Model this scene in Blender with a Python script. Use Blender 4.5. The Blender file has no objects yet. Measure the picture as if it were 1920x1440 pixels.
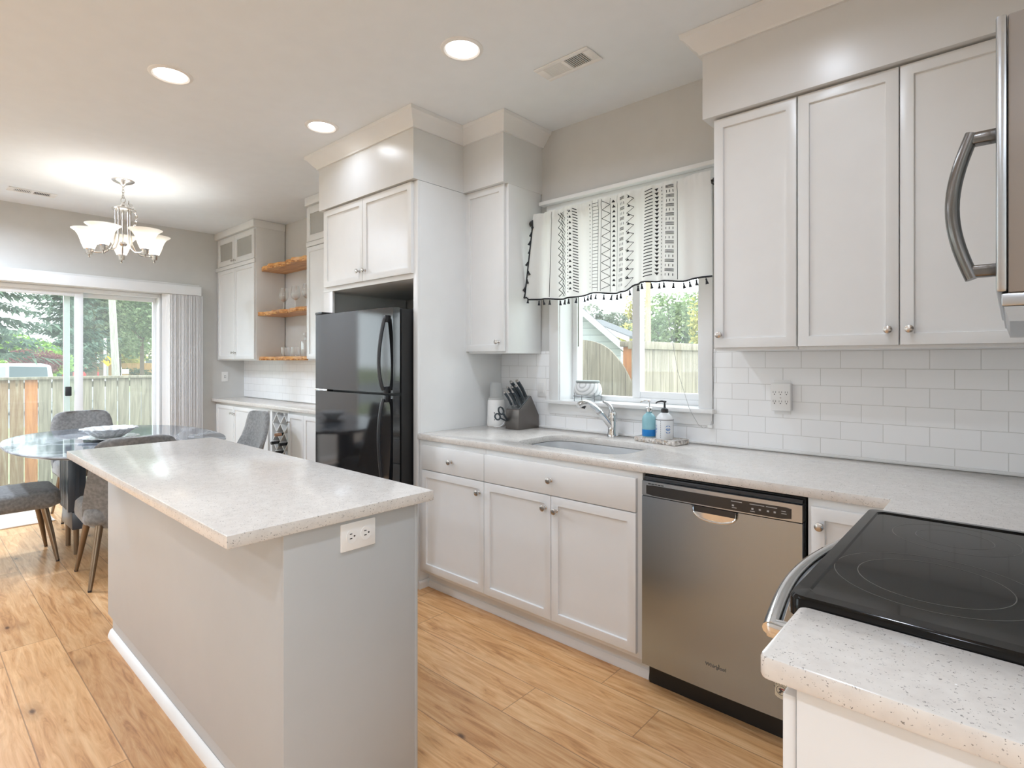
import bpy, bmesh, math, random
from math import sin, cos, pi, radians, sqrt
from mathutils import Vector, Matrix, Euler

SC = bpy.context.scene
COL = SC.collection
R = random.Random(7)

# ------------------------------------------------------------------ camera
F_PX, HOR, CAM_H = 1038.0, 677.0, 1.338          # focal length in pixels of the 1920 px wide frame
YAW = math.atan2(935.0, F_PX)
cam_d = bpy.data.cameras.new('camera')
cam = bpy.data.objects.new('camera', cam_d)
COL.objects.link(cam)
cam.location = (0, 0, CAM_H)
cam.rotation_euler = (pi / 2, 0, YAW)
cam_d.sensor_width = 36.0
cam_d.lens = 36.0 * F_PX / 1920.0
cam_d.shift_y = -(720.0 - HOR) / 1920.0
cam_d.clip_start, cam_d.clip_end = 0.02, 400
SC.camera = cam

# ------------------------------------------------------------------ world, exposure
SC.view_settings.view_transform = 'Standard'
SC.view_settings.look = 'None'
SC.view_settings.gamma = 1.0
SC.view_settings.use_curve_mapping = False
SC.view_settings.exposure = 0.76
SC.cycles.max_bounces = 9
SC.cycles.diffuse_bounces = 5
SC.cycles.glossy_bounces = 4
SC.cycles.transparent_max_bounces = 16
SC.cycles.transmission_bounces = 8
SC.cycles.caustics_reflective = False
SC.cycles.caustics_refractive = False
SC.cycles.sample_clamp_indirect = 5.0
SC.cycles.use_denoising = True

wd = bpy.data.worlds.new('overcast_sky')
SC.world = wd
wd.use_nodes = True
nt = wd.node_tree
nt.nodes.clear()
w_out = nt.nodes.new('ShaderNodeOutputWorld')
w_bg = nt.nodes.new('ShaderNodeBackground')
w_tc = nt.nodes.new('ShaderNodeTexCoord')
w_no = nt.nodes.new('ShaderNodeTexNoise')
w_no.inputs['Scale'].default_value = 2.6
w_no.inputs['Detail'].default_value = 5
w_rp = nt.nodes.new('ShaderNodeValToRGB')
w_rp.color_ramp.elements[0].position = 0.38
w_rp.color_ramp.elements[0].color = (0.76, 0.84, 0.92, 1)
w_rp.color_ramp.elements[1].position = 0.62
w_rp.color_ramp.elements[1].color = (0.93, 0.98, 1.04, 1)
nt.links.new(w_tc.outputs['Generated'], w_no.inputs['Vector'])
nt.links.new(w_no.outputs['Fac'], w_rp.inputs['Fac'])
nt.links.new(w_rp.outputs['Color'], w_bg.inputs['Color'])
nt.links.new(w_bg.outputs['Background'], w_out.inputs['Surface'])
w_bg.inputs['Strength'].default_value = 2.9

CAN_W = 3.5        # watts of each recessed ceiling light
BULB_W = 1.7        # watts of each chandelier bulb


def portal(name, loc, rot, sx, sy):
    """marks a window opening to the sampler; gives no light of its own"""
    l = bpy.data.lights.new(name, 'AREA')
    l.shape = 'RECTANGLE'
    l.size, l.size_y = sx, sy
    l.cycles.is_portal = True
    o = bpy.data.objects.new(name, l)
    o.location, o.rotation_euler = loc, rot
    COL.objects.link(o)


portal('slider_portal', (-6.98, 1.17, 1.0), (0, radians(-90), 0), 2.1, 1.5)
portal('sink_window_portal', (-1.64, 3.0, 1.67), (radians(-90), 0, 0), 0.9, 1.16)
portal('side_window_portal', (-6.98, -1.5, 1.3), (0, radians(-90), 0), 1.7, 1.9)
portal('rear_fill_portal', (-4.4, -3.62, 1.28), (radians(90), 0, 0), 1.8, 2.25)
portal('east_fill_portal', (3.22, -1.4, 1.3), (0, radians(90), 0), 2.2, 3.3)

# ------------------------------------------------------------------ materials
def srgb(r, g, b):
    f = lambda c: (c / 255 / 12.92) if c / 255 <= 0.04045 else ((c / 255 + 0.055) / 1.055) ** 2.4
    return (f(r), f(g), f(b), 1.0)


class NT:
    """small helper around a material's node tree"""
    def __init__(self, name):
        self.m = bpy.data.materials.new(name)
        self.m.use_nodes = True
        self.t = self.m.node_tree
        self.b = self.t.nodes['Principled BSDF']
        self.out = self.t.nodes['Material Output']

    def n(self, typ, **kw):
        nd = self.t.nodes.new('ShaderNode' + typ)
        for k, v in kw.items():
            if k in nd.inputs:
                nd.inputs[k].default_value = v
            else:
                setattr(nd, k, v)
        return nd

    def l(self, a, b):
        self.t.links.new(a, b)

    def coord(self, scale=(1, 1, 1), loc=(0, 0, 0), rot=(0, 0, 0), kind='Object'):
        tc = self.n('TexCoord')
        mp = self.n('Mapping')
        mp.inputs['Scale'].default_value = scale
        mp.inputs['Location'].default_value = loc
        mp.inputs['Rotation'].default_value = rot
        self.l(tc.outputs[kind], mp.inputs['Vector'])
        return mp.outputs['Vector']

    def geo_pos(self, scale=(1, 1, 1), loc=(0, 0, 0)):
        g = self.n('NewGeometry')
        mp = self.n('Mapping')
        mp.inputs['Scale'].default_value = scale
        mp.inputs['Location'].default_value = loc
        self.l(g.outputs['Position'], mp.inputs['Vector'])
        return mp.outputs['Vector']

    def ramp(self, fac, stops, interp='LINEAR'):
        r = self.n('ValToRGB')
        cr = r.color_ramp
        cr.interpolation = interp
        while len(cr.elements) < len(stops):
            cr.elements.new(0.5)
        for e, (p, c) in zip(cr.elements, stops):
            e.position = p
            e.color = c if len(c) == 4 else (*c, 1)
        self.l(fac, r.inputs['Fac'])
        return r.outputs['Color']

    def mix(self, fac, a, b, mode='MIX'):
        mx = self.n('Mix', data_type='RGBA', blend_type=mode)
        for sock, v in ((mx.inputs[0], fac), (mx.inputs[6], a), (mx.inputs[7], b)):
            if hasattr(v, 'is_output'):
                self.l(v, sock)
            else:
                sock.default_value = v
        return mx.outputs[2]

    def math(self, op, a, b=None, c=None):
        m = self.n('Math', operation=op)
        for i, v in enumerate((a, b, c)):
            if v is None:
                continue
            if hasattr(v, 'is_output'):
                self.l(v, m.inputs[i])
            else:
                m.inputs[i].default_value = v
        return m.outputs[0]

    def bump(self, h, strength=0.2, dist=0.002):
        bp = self.n('Bump', Strength=strength, Distance=dist)
        self.l(h, bp.inputs['Height'])
        self.l(bp.outputs['Normal'], self.b.inputs['Normal'])

    def set(self, **kw):
        for k, v in kw.items():
            self.b.inputs[k.replace('_', ' ')].default_value = v
        return self


def plain(name, col, rough=0.5, metal=0.0, noise=0.03, nscale=9.0, bump=0.0, bscale=120.0, **kw):
    """one paint or metal with a faint uneven tone"""
    a = NT(name)
    a.set(Roughness=rough, Metallic=metal, **kw)
    nz = a.n('TexNoise', Scale=nscale, Detail=3)
    a.l(a.geo_pos(), nz.inputs['Vector'])
    d = tuple(max(0, c * (1 - noise)) for c in col[:3]) + (1,)
    u = tuple(min(1, c * (1 + noise)) for c in col[:3]) + (1,)
    a.l(a.ramp(nz.outputs['Fac'], [(0.3, d), (0.7, u)]), a.b.inputs['Base Color'])
    if bump:
        n2 = a.n('TexNoise', Scale=bscale, Detail=2)
        a.l(a.geo_pos(), n2.inputs['Vector'])
        a.bump(n2.outputs['Fac'], bump, 0.002)
    return a.m


def thin_glass(name, tint=(1, 1, 1, 1), refl=0.07, haze=0.0, edge=0.35):
    a = NT(name)
    tr = a.n('BsdfTransparent', Color=tint)
    gl = a.n('BsdfGlossy', Roughness=0.02)
    lw = a.n('LayerWeight', Blend=0.25)
    fac = a.math('MULTIPLY_ADD', lw.outputs['Facing'], edge, refl)
    mx = a.n('MixShader')
    a.l(fac, mx.inputs[0]); a.l(tr.outputs[0], mx.inputs[1]); a.l(gl.outputs[0], mx.inputs[2])
    last = mx.outputs[0]
    if haze:
        df = a.n('BsdfTranslucent', Color=(0.95, 0.97, 0.97, 1))
        m2 = a.n('MixShader'); m2.inputs[0].default_value = haze
        a.l(last, m2.inputs[1]); a.l(df.outputs[0], m2.inputs[2])
        last = m2.outputs[0]
    a.l(last, a.out.inputs['Surface'])
    return a.m


def clear_glass(name, tint=(1, 1, 1, 1)):
    a = NT(name)
    a.set(Roughness=0.02, IOR=1.45)
    a.b.inputs['Transmission Weight'].default_value = 1.0
    a.b.inputs['Base Color'].default_value = tint
    return a.m


def quartz(name):
    a = NT(name)
    p = a.geo_pos()
    wob = a.n('TexNoise', Scale=330, Detail=1)
    a.l(p, wob.inputs['Vector'])
    pw = a.n('VectorMath', operation='MULTIPLY_ADD')
    a.l(wob.outputs['Color'], pw.inputs[0]); pw.inputs[1].default_value = (0.009, 0.009, 0.009); a.l(p, pw.inputs[2])
    v = a.n('TexVoronoi', Scale=215.0)
    a.l(pw.outputs[0], v.inputs['Vector'])
    sep = a.n('SeparateColor'); a.l(v.outputs['Color'], sep.inputs[0])
    pick = a.math('GREATER_THAN', sep.outputs[0], 0.46)
    near = a.math('LESS_THAN', v.outputs['Distance'], a.math('MULTIPLY', sep.outputs[1], 0.40))
    dark = a.math('MULTIPLY', pick, near)
    v2 = a.n('TexVoronoi', Scale=75.0); a.l(p, v2.inputs['Vector'])
    s2 = a.n('SeparateColor'); a.l(v2.outputs['Color'], s2.inputs[0])
    wh = a.math('MULTIPLY', a.math('GREATER_THAN', s2.outputs[0], 0.965), a.math('LESS_THAN', v2.outputs['Distance'], 0.12))
    nz = a.n('TexNoise', Scale=40, Detail=4); a.l(p, nz.inputs['Vector'])
    base = a.ramp(nz.outputs['Fac'], [(0.3, srgb(214, 208, 202)), (0.7, srgb(224, 219, 213))])
    speck = a.ramp(sep.outputs[2], [(0.0, srgb(96, 92, 88)), (0.25, srgb(150, 146, 141)), (1.0, srgb(196, 192, 188))])
    c = a.mix(dark, base, speck)
    c = a.mix(wh, c, (1, 1, 1, 1))
    a.l(c, a.b.inputs['Base Color'])
    a.set(Roughness=0.16)
    return a.m


def plank_floor():
    a = NT('oak_plank_floor')
    p = a.geo_pos()
    s = a.n('SeparateXYZ'); a.l(p, s.inputs[0])
    W, L = 0.205, 1.24
    row = a.math('FLOOR', a.math('DIVIDE', a.math('ADD', s.outputs[1], 0.095 + 10 * W), W))
    wn = a.n('TexWhiteNoise', noise_dimensions='1D'); a.l(row, wn.inputs['W'])
    xs = a.math('ADD', a.math('DIVIDE', s.outputs[0], L), a.math('MULTIPLY', wn.outputs['Value'], 7.0))
    colx = a.math('FLOOR', xs)
    cb = a.n('CombineXYZ'); a.l(row, cb.inputs[0]); a.l(colx, cb.inputs[1])
    w2 = a.n('TexWhiteNoise', noise_dimensions='2D'); a.l(cb.outputs[0], w2.inputs['Vector'])
    fy = a.math('FRACT', a.math('DIVIDE', a.math('ADD', s.outputs[1], 0.095 + 10 * W), W))
    fx = a.math('FRACT', xs)
    ey = a.math('MINIMUM', fy, a.math('SUBTRACT', 1.0, fy))
    ex = a.math('MINIMUM', fx, a.math('SUBTRACT', 1.0, fx))
    seam = a.math('MAXIMUM', a.math('LESS_THAN', ey, 0.009), a.math('LESS_THAN', ex, 0.0014))
    # per-plank shifted grain coordinates
    sh = a.n('VectorMath', operation='MULTIPLY_ADD')
    a.l(w2.outputs['Color'], sh.inputs[0]); sh.inputs[1].default_value = (9, 9, 9); a.l(p, sh.inputs[2])
    st = a.n('Mapping'); st.inputs['Scale'].default_value = (1.5, 13, 1); a.l(sh.outputs[0], st.inputs['Vector'])
    g1 = a.n('TexNoise', Scale=2.2, Detail=7, Roughness=0.62, Distortion=1.3); a.l(st.outputs[0], g1.inputs['Vector'])
    st2 = a.n('Mapping'); st2.inputs['Scale'].default_value = (4, 75, 1); a.l(sh.outputs[0], st2.inputs['Vector'])
    g2 = a.n('TexNoise', Scale=2.0, Detail=4); a.l(st2.outputs[0], g2.inputs['Vector'])
    st3 = a.n('Mapping'); st3.inputs['Scale'].default_value = (1.0, 2.1, 1); a.l(sh.outputs[0], st3.inputs['Vector'])
    k = a.n('TexVoronoi', Scale=3.1); a.l(st3.outputs[0], k.inputs['Vector'])
    kz = a.n('TexNoise', Scale=16, Detail=3); a.l(st3.outputs[0], kz.inputs['Vector'])
    kd = a.math('ADD', k.outputs['Distance'], a.math('MULTIPLY', kz.outputs['Fac'], 0.10))
    knot = a.ramp(kd, [(0.075, (1, 1, 1)), (0.135, (0, 0, 0))])
    halo = a.ramp(kd, [(0.08, (1, 1, 1)), (0.34, (0, 0, 0))])
    base = a.ramp(g1.outputs['Fac'], [(0.27, srgb(168, 116, 68)), (0.44, srgb(222, 170, 116)), (0.62, srgb(242, 198, 146)), (0.8, srgb(249, 215, 170))])
    c = a.mix(a.math('MULTIPLY', g2.outputs['Fac'], 0.42), base, srgb(160, 108, 66))
    tone = a.ramp(w2.outputs['Value'], [(0.0, (0.74, 0.70, 0.67)), (0.5, (0.97, 0.96, 0.95)), (1.0, (1.0, 1.0, 1.0))])
    c = a.mix(0.75, c, tone, 'MULTIPLY')
    c = a.mix(a.math('MULTIPLY', halo, 0.46), c, srgb(132, 86, 50))
    c = a.mix(a.math('MULTIPLY', knot, 0.85), c, srgb(70, 44, 28))
    c = a.mix(a.math('MULTIPLY', seam, 0.55), c, srgb(96, 66, 44))
    a.l(c, a.b.inputs['Base Color'])
    a.set(Roughness=0.33)
    a.bump(a.math('SUBTRACT', g2.outputs['Fac'], seam), 0.12, 0.001)
    return a.m


def subway(name, u0, v0):
    """3 x 6 inch white tile in running bond on a wall that runs along x"""
    a = NT(name)
    p = a.geo_pos()
    s = a.n('SeparateXYZ'); a.l(p, s.inputs[0])
    c = a.n('CombineXYZ')
    a.l(a.math('ADD', s.outputs[0], u0), c.inputs[0]); a.l(a.math('SUBTRACT', s.outputs[2], v0), c.inputs[1])
    b = a.n('TexBrick', offset=0.5, offset_frequency=2, squash=1.0)
    b.inputs['Scale'].default_value = 1.0
    b.inputs['Mortar Size'].default_value = 0.0014
    b.inputs['Mortar Smooth'].default_value = 0.35
    b.inputs['Brick Width'].default_value = 0.1566
    b.inputs['Row Height'].default_value = 0.0775
    b.inputs['Color1'].default_value = srgb(243, 243, 243)
    b.inputs['Color2'].default_value = srgb(246, 246, 246)
    b.inputs['Mortar'].default_value = srgb(212, 211, 208)
    a.l(c.outputs[0], b.inputs['Vector'])
    a.l(b.outputs['Color'], a.b.inputs['Base Color'])
    a.set(Roughness=0.2)
    inv = a.math('SUBTRACT', 1.0, b.outputs['Fac'])
    a.bump(inv, 0.5, 0.0012)
    return a.m


def steel(name, col, rough, axis):
    a = NT(name)
    sc = [240, 240, 240]; sc[axis] = 1.5
    nz = a.n('TexNoise', Scale=1.0, Detail=2); a.l(a.geo_pos(tuple(sc)), nz.inputs['Vector'])
    a.l(a.ramp(nz.outputs['Fac'], [(0.3, tuple(c * 0.975 for c in col[:3])), (0.7, col)]), a.b.inputs['Base Color'])
    a.set(Roughness=rough)
    a.set(Metallic=1.0)
    if axis == 2:
        tg = a.n('Tangent', direction_type='RADIAL', axis='Z')
        a.l(tg.outputs[0], a.b.inputs['Tangent']); a.b.inputs['Anisotropic'].default_value = 0.75; a.b.inputs['Anisotropic Rotation'].default_value = 0.0
    return a.m


def board_wood(name, c0, c1, c2, axis=2):
    a = NT(name)
    sc = [26, 26, 26]; sc[axis] = 2.2
    oi = a.n('ObjectInfo')
    sh = a.n('VectorMath', operation='MULTIPLY_ADD')
    a.l(oi.outputs['Random'], sh.inputs[0]); sh.inputs[1].default_value = (30, 17, 11)
    a.l(a.geo_pos(tuple(sc)), sh.inputs[2])
    nz = a.n('TexNoise', Scale=1.0, Detail=6, Distortion=0.8); a.l(sh.outputs[0], nz.inputs['Vector'])
    c = a.ramp(nz.outputs['Fac'], [(0.3, c0), (0.55, c1), (0.75, c2)])
    kn = a.n('TexVoronoi', Scale=2.6); a.l(a.geo_pos((1.6, 1.6, 0.8)), kn.inputs['Vector'])
    c = a.mix(a.ramp(kn.outputs['Distance'], [(0.03, (0.6, 0.6, 0.6)), (0.07, (0, 0, 0))]), c, tuple(x * 0.45 for x in c0[:3]) + (1,))
    tone = a.ramp(oi.outputs['Random'], [(0, (0.86, 0.86, 0.86)), (1, (1.0, 1.0, 1.0))])
    c = a.mix(1.0, c, tone, 'MULTIPLY')
    a.l(c, a.b.inputs['Base Color'])
    a.set(Roughness=0.8)
    return a.m


def leafy(name, c0, c1, c2, scale=3.0):
    a = NT(name)
    nz = a.n('TexNoise', Scale=scale, Detail=3); a.l(a.geo_pos(), nz.inputs['Vector'])
    c = a.ramp(nz.outputs['Fac'], [(0.3, c0), (0.5, c1), (0.72, c2)])
    df = a.n('BsdfDiffuse'); tl = a.n('BsdfTranslucent')
    a.l(c, df.inputs[0]); a.l(c, tl.inputs[0])
    mx = a.n('MixShader'); mx.inputs[0].default_value = 0.35
    a.l(df.outputs[0], mx.inputs[1]); a.l(tl.outputs[0], mx.inputs[2])
    a.l(mx.outputs[0], a.out.inputs['Surface'])
    return a.m


def fabric(name, c0, c1, bs=900):
    a = NT(name)
    nz = a.n('TexNoise', Scale=55, Detail=5); a.l(a.coord(), nz.inputs['Vector'])
    a.l(a.ramp(nz.outputs['Fac'], [(0.35, c0), (0.65, c1)]), a.b.inputs['Base Color'])
    a.set(Roughness=0.9)
    a.b.inputs['Sheen Weight'].default_value = 0.35
    a.b.inputs['Sheen Roughness'].default_value = 0.4
    n2 = a.n('TexNoise', Scale=bs, Detail=1); a.l(a.coord(), n2.inputs['Vector'])
    a.bump(n2.outputs['Fac'], 0.3, 0.001)
    return a.m


def translucent(name, col, k=0.4):
    a = NT(name)
    df = a.n('BsdfDiffuse', Color=col); tl = a.n('BsdfTranslucent', Color=col)
    mx = a.n('MixShader'); mx.inputs[0].default_value = k
    a.l(df.outputs[0], mx.inputs[1]); a.l(tl.outputs[0], mx.inputs[2])
    a.l(mx.outputs[0], a.out.inputs['Surface'])
    return a.m


def emissive(name, col, s):
    a = NT(name)
    e = a.n('Emission', Color=col, Strength=s)
    a.l(e.outputs[0], a.out.inputs['Surface'])
    return a.m


M = {}
M['cabinet'] = plain('white_cabinet_paint', srgb(229, 229, 228), 0.3, noise=0.012)
M['trim'] = plain('white_trim_paint', srgb(233, 233, 232), 0.38, noise=0.012)
M['wall'] = plain('greige_wall_paint', srgb(208, 207, 204), 0.62, noise=0.015, bump=0.05, bscale=160)
M['soffit'] = plain('white_soffit_paint', srgb(222, 222, 221), 0.27, noise=0.012)
M['ceiling'] = plain('white_ceiling_paint', srgb(234, 239, 243), 0.8, noise=0.012, bump=0.12, bscale=22)
M['floor'] = plank_floor()
M['quartz'] = quartz('speckled_white_quartz')
M['tile'] = subway('white_subway_tile', 0.0055 - 0.0783, 0.918)
M['island'] = plain('island_panel_paint', srgb(186, 187, 187), 0.4, noise=0.012)
M['steel'] = steel('brushed_stainless', (0.435, 0.51, 0.60, 1), 0.26, 2)
M['steel_light'] = steel('brushed_stainless_trim', (0.52, 0.545, 0.57, 1), 0.3, 0)
M['nickel'] = plain('satin_nickel', (0.58, 0.55, 0.52, 1), 0.25, 1.0)
M['chrome'] = plain('polished_chrome', (0.78, 0.79, 0.80, 1), 0.07, 1.0, noise=0.01)
M['black_gloss'] = plain('gloss_black_enamel', (0.010, 0.010, 0.011, 1), 0.07, bump=0.012, bscale=420, IOR=1.75)
M['black'] = plain('satin_black', (0.012, 0.012, 0.012, 1), 0.45)
M['black_plastic'] = plain('black_plastic', (0.03, 0.031, 0.034, 1), 0.35)
M['cooktop'] = plain('black_ceramic_glass', (0.004, 0.004, 0.0035, 1), 0.07, IOR=1.33)
M['black_enamel'] = plain('black_range_enamel', (0.004, 0.004, 0.004, 1), 0.10, IOR=1.36)
M['ring'] = plain('printed_burner_ring', (0.10, 0.095, 0.085, 1), 0.3)
M['panel_dark'] = plain('dark_control_panel', (0.035, 0.032, 0.030, 1), 0.25)
M['ink'] = plain('pale_print', (0.45, 0.44, 0.43, 1), 0.5)
M['logo'] = plain('engraved_logo_grey', (0.09, 0.085, 0.08, 1), 0.4)
M['white_plastic'] = plain('white_plastic', srgb(238, 237, 235), 0.3, noise=0.01)
M['slot'] = plain('outlet_slot', (0.03, 0.03, 0.03, 1), 0.6)
M['vinyl'] = plain('white_vinyl', srgb(236, 237, 238), 0.35, noise=0.01)
M['glass_pane'] = thin_glass('window_glass', (0.97, 0.99, 0.98, 1), 0.015, 0.03, 0.12)
M['green_pane'] = thin_glass('slider_glass', (0.94, 0.98, 0.955, 1), 0.03, 0.05, 0.2)
M['frost_pane'] = plain('grey_cabinet_glass', srgb(176, 175, 170), 0.12)
M['glass'] = clear_glass('clear_glass')
M['wine_glass'] = thin_glass('thin_wine_glass', (0.98, 0.98, 0.98, 1), 0.10, 0.04)
M['shade'] = translucent('frosted_shade_glass', srgb(255, 252, 246), 0.68)
M['can_lens'] = emissive('lit_can_lens', (1.0, 0.95, 0.88, 1), 6.0)
M['vane'] = translucent('blind_vane', srgb(244, 243, 242), 0.12)
M['curtain'] = translucent('white_cotton', srgb(240, 238, 235), 0.42)
M['curtain_ink'] = plain('black_textile_print', (0.02, 0.02, 0.022, 1), 0.9)
M['dark_trim'] = plain('charcoal_trim', (0.025, 0.026, 0.03, 1), 0.9)
M['bronze_rod'] = plain('dark_bronze', (0.02, 0.017, 0.015, 1), 0.4)
M['chair'] = fabric('grey_chair_fabric', srgb(112, 112, 112), srgb(136, 136, 135))
M['bronze_leg'] = plain('antique_bronze_metal', (0.23, 0.17, 0.115, 1), 0.35, 0.85)
M['trestle'] = plain('dark_blue_grey_lacquer', srgb(66, 76, 88), 0.3)
M['sink'] = plain('grey_sink_steel', (0.66, 0.67, 0.68, 1), 0.35, 0.35)
M['pewter'] = steel('dark_pewter_block', (0.19, 0.175, 0.165, 1), 0.36, 2)
M['knife_grip'] = plain('slate_knife_grip', srgb(58, 66, 72), 0.45)
M['live_edge'] = None


def marble():
    a = NT('dark_marble_top')
    nz = a.n('TexNoise', Scale=1.1, Detail=5, Distortion=1.6); a.l(a.geo_pos(), nz.inputs['Vector'])
    c = a.ramp(nz.outputs['Fac'], [(0.3, srgb(76, 81, 88)), (0.47, srgb(98, 104, 112)), (0.53, srgb(168, 173, 179)), (0.59, srgb(98, 104, 112)), (0.8, srgb(124, 130, 137))])
    a.l(c, a.b.inputs['Base Color'])
    a.set(Roughness=0.06)
    return a.m


def live_edge():
    a = NT('live_edge_slab')
    nz = a.n('TexNoise', Scale=1.0, Detail=6, Distortion=1.2); a.l(a.geo_pos((3, 30, 30)), nz.inputs['Vector'])
    c = a.ramp(nz.outputs['Fac'], [(0.3, srgb(172, 106, 46)), (0.5, srgb(206, 146, 78)), (0.7, srgb(228, 182, 118))])
    a.l(c, a.b.inputs['Base Color'])
    a.set(Roughness=0.35)
    return a.m


def bark_edge():
    a = NT('rough_bark_edge')
    nz = a.n('TexNoise', Scale=34, Detail=6); a.l(a.geo_pos(), nz.inputs['Vector'])
    a.l(a.ramp(nz.outputs['Fac'], [(0.3, srgb(108, 62, 28)), (0.5, srgb(184, 122, 60)), (0.7, srgb(232, 190, 130))]), a.b.inputs['Base Color'])
    a.set(Roughness=0.5)
    a.bump(nz.outputs['Fac'], 0.6, 0.01)
    return a.m


M['marble'] = marble()
M['live_edge'] = live_edge()
M['bark_edge'] = bark_edge()

# ------------------------------------------------------------------ mesh building
WORLD = {}          # world matrix of every thing, so that parts can be written in world coordinates


class MB:
    """collects shapes in one bmesh; build() links them as ONE mesh object"""
    def __init__(self):
        self.bm = bmesh.new()
        self.mat = 0

    def _mark(self, n0):
        self.bm.faces.ensure_lookup_table()
        for f in self.bm.faces[n0:]:
            f.material_index = self.mat

    def box(self, x0, x1, y0, y1, z0, z1, bev=0.0, seg=2):
        n0 = len(self.bm.faces)
        x0, x1 = sorted((x0, x1)); y0, y1 = sorted((y0, y1)); z0, z1 = sorted((z0, z1))
        t = bmesh.new()
        bmesh.ops.create_cube(t, size=1.0)
        for v in t.verts:
            v.co = Vector(((v.co.x + .5) * (x1 - x0) + x0, (v.co.y + .5) * (y1 - y0) + y0, (v.co.z + .5) * (z1 - z0) + z0))
        if bev > 0:
            b = min(bev, 0.49 * min(x1 - x0, y1 - y0, z1 - z0))
            bmesh.ops.bevel(t, geom=t.edges[:], offset=b, segments=seg, affect='EDGES', profile=0.5)
        self.join(t)
        return self

    def join(self, t, mtx=None):
        n0 = len(self.bm.faces)
        vm = {}
        for v in t.verts:
            vm[v] = self.bm.verts.new(mtx @ v.co if mtx else v.co)
        for f in t.faces:
            try:
                nf = self.bm.faces.new([vm[v] for v in f.verts])
                nf.material_index = self.mat
            except ValueError:
                pass
        t.free()

    def grid(self, rows, close_u=False, close_v=False):
        """rows of points -> quads"""
        vs = [[self.bm.verts.new(p) for p in r] for r in rows]
        nu, nv = len(vs), len(vs[0])
        for i in range(nu if close_u else nu - 1):
            for j in range(nv if close_v else nv - 1):
                a, b = vs[i][j], vs[i][(j + 1) % nv]
                c, d = vs[(i + 1) % nu][(j + 1) % nv], vs[(i + 1) % nu][j]
                try:
                    f = self.bm.faces.new((a, b, c, d)); f.material_index = self.mat
                except ValueError:
                    pass
        return vs

    def cap(self, verts):
        try:
            f = self.bm.faces.new(verts); f.material_index = self.mat
        except ValueError:
            pass

    def tube(self, pts, rad, n=10, caps=True, flat=1.0):
        """round bar through points; rad is a number or one per point; flat squashes one side"""
        pts = [Vector(p) for p in pts]
        rr = rad if isinstance(rad, (list, tuple)) else [rad] * len(pts)
        up = Vector((0, 0, 1))
        rows = []
        prev = None
        for i, p in enumerate(pts):
            d = (pts[min(i + 1, len(pts) - 1)] - pts[max(i - 1, 0)]).normalized()
            if prev is None:
                s = d.cross(up)
                if s.length < 1e-4:
                    s = d.cross(Vector((1, 0, 0)))
            else:
                s = prev - d * prev.dot(d)
            s.normalize(); prev = s
            t = d.cross(s)
            rows.append([p + (s * cos(2 * pi * k / n) + t * sin(2 * pi * k / n) * flat) * rr[i] for k in range(n)])
        vs = self.grid(rows, close_v=True)
        if caps:
            self.cap(list(reversed(vs[0]))); self.cap(vs[-1])
        return self

    def lathe(self, prof, c=(0, 0, 0), n=24, axis='Z', caps=True):
        """prof: (radius, height) pairs turned about an axis through c"""
        rows = []
        for r, h in prof:
            row = []
            for k in range(n):
                a = 2 * pi * k / n
                if axis == 'Z':
                    p = (c[0] + r * cos(a), c[1] + r * sin(a), c[2] + h)
                elif axis == 'Y':
                    p = (c[0] + r * cos(a), c[1] + h, c[2] + r * sin(a))
                else:
                    p = (c[0] + h, c[1] + r * cos(a), c[2] + r * sin(a))
                row.append(p)
            rows.append(row)
        vs = self.grid(rows, close_v=True)
        if caps:
            self.cap(list(reversed(vs[0]))); self.cap(vs[-1])
        return self

    def prism(self, poly, h0, h1, plane='XY', bev=0.0):
        """polygon extruded between h0 and h1 along the axis left over by plane"""
        t = bmesh.new()
        def P(a, b, h):
            return {'XY': (a, b, h), 'XZ': (a, h, b), 'YZ': (h, a, b)}[plane]
        lo = [t.verts.new(P(a, b, h0)) for a, b in poly]
        hi = [t.verts.new(P(a, b, h1)) for a, b in poly]
        t.faces.new(lo); t.faces.new(list(reversed(hi)))
        n = len(poly)
        for i in range(n):
            t.faces.new((lo[i], hi[i], hi[(i + 1) % n], lo[(i + 1) % n]))
        bmesh.ops.recalc_face_normals(t, faces=t.faces[:])
        if bev:
            bmesh.ops.bevel(t, geom=t.edges[:], offset=bev, segments=2, affect='EDGES', profile=0.5)
        self.join(t)
        return self

    def sweep(self, path, prof):
        """profile of (outwards, z) pairs swept along a plan path with mitred corners; outwards is to the right of the walk"""
        rows = []
        P2 = [Vector(p) for p in path]
        for i, p in enumerate(P2):
            ns = []
            if i > 0:
                d = (P2[i] - P2[i - 1]).normalized(); ns.append(Vector((d.y, -d.x)))
            if i < len(P2) - 1:
                d = (P2[i + 1] - P2[i]).normalized(); ns.append(Vector((d.y, -d.x)))
            m = ns[0] if len(ns) == 1 else (ns[0] + ns[1]) / (1 + ns[0].dot(ns[1]))
            rows.append([(p.x + m.x * o, p.y + m.y * o, z) for o, z in prof])
        vs = self.grid(rows, close_v=True)
        self.cap(vs[0]); self.cap(list(reversed(vs[-1])))
        return self

    def quad(self, a, b, c, d):
        f = self.bm.faces.new([self.bm.verts.new(p) for p in (a, b, c, d)])
        f.material_index = self.mat
        return self

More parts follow.
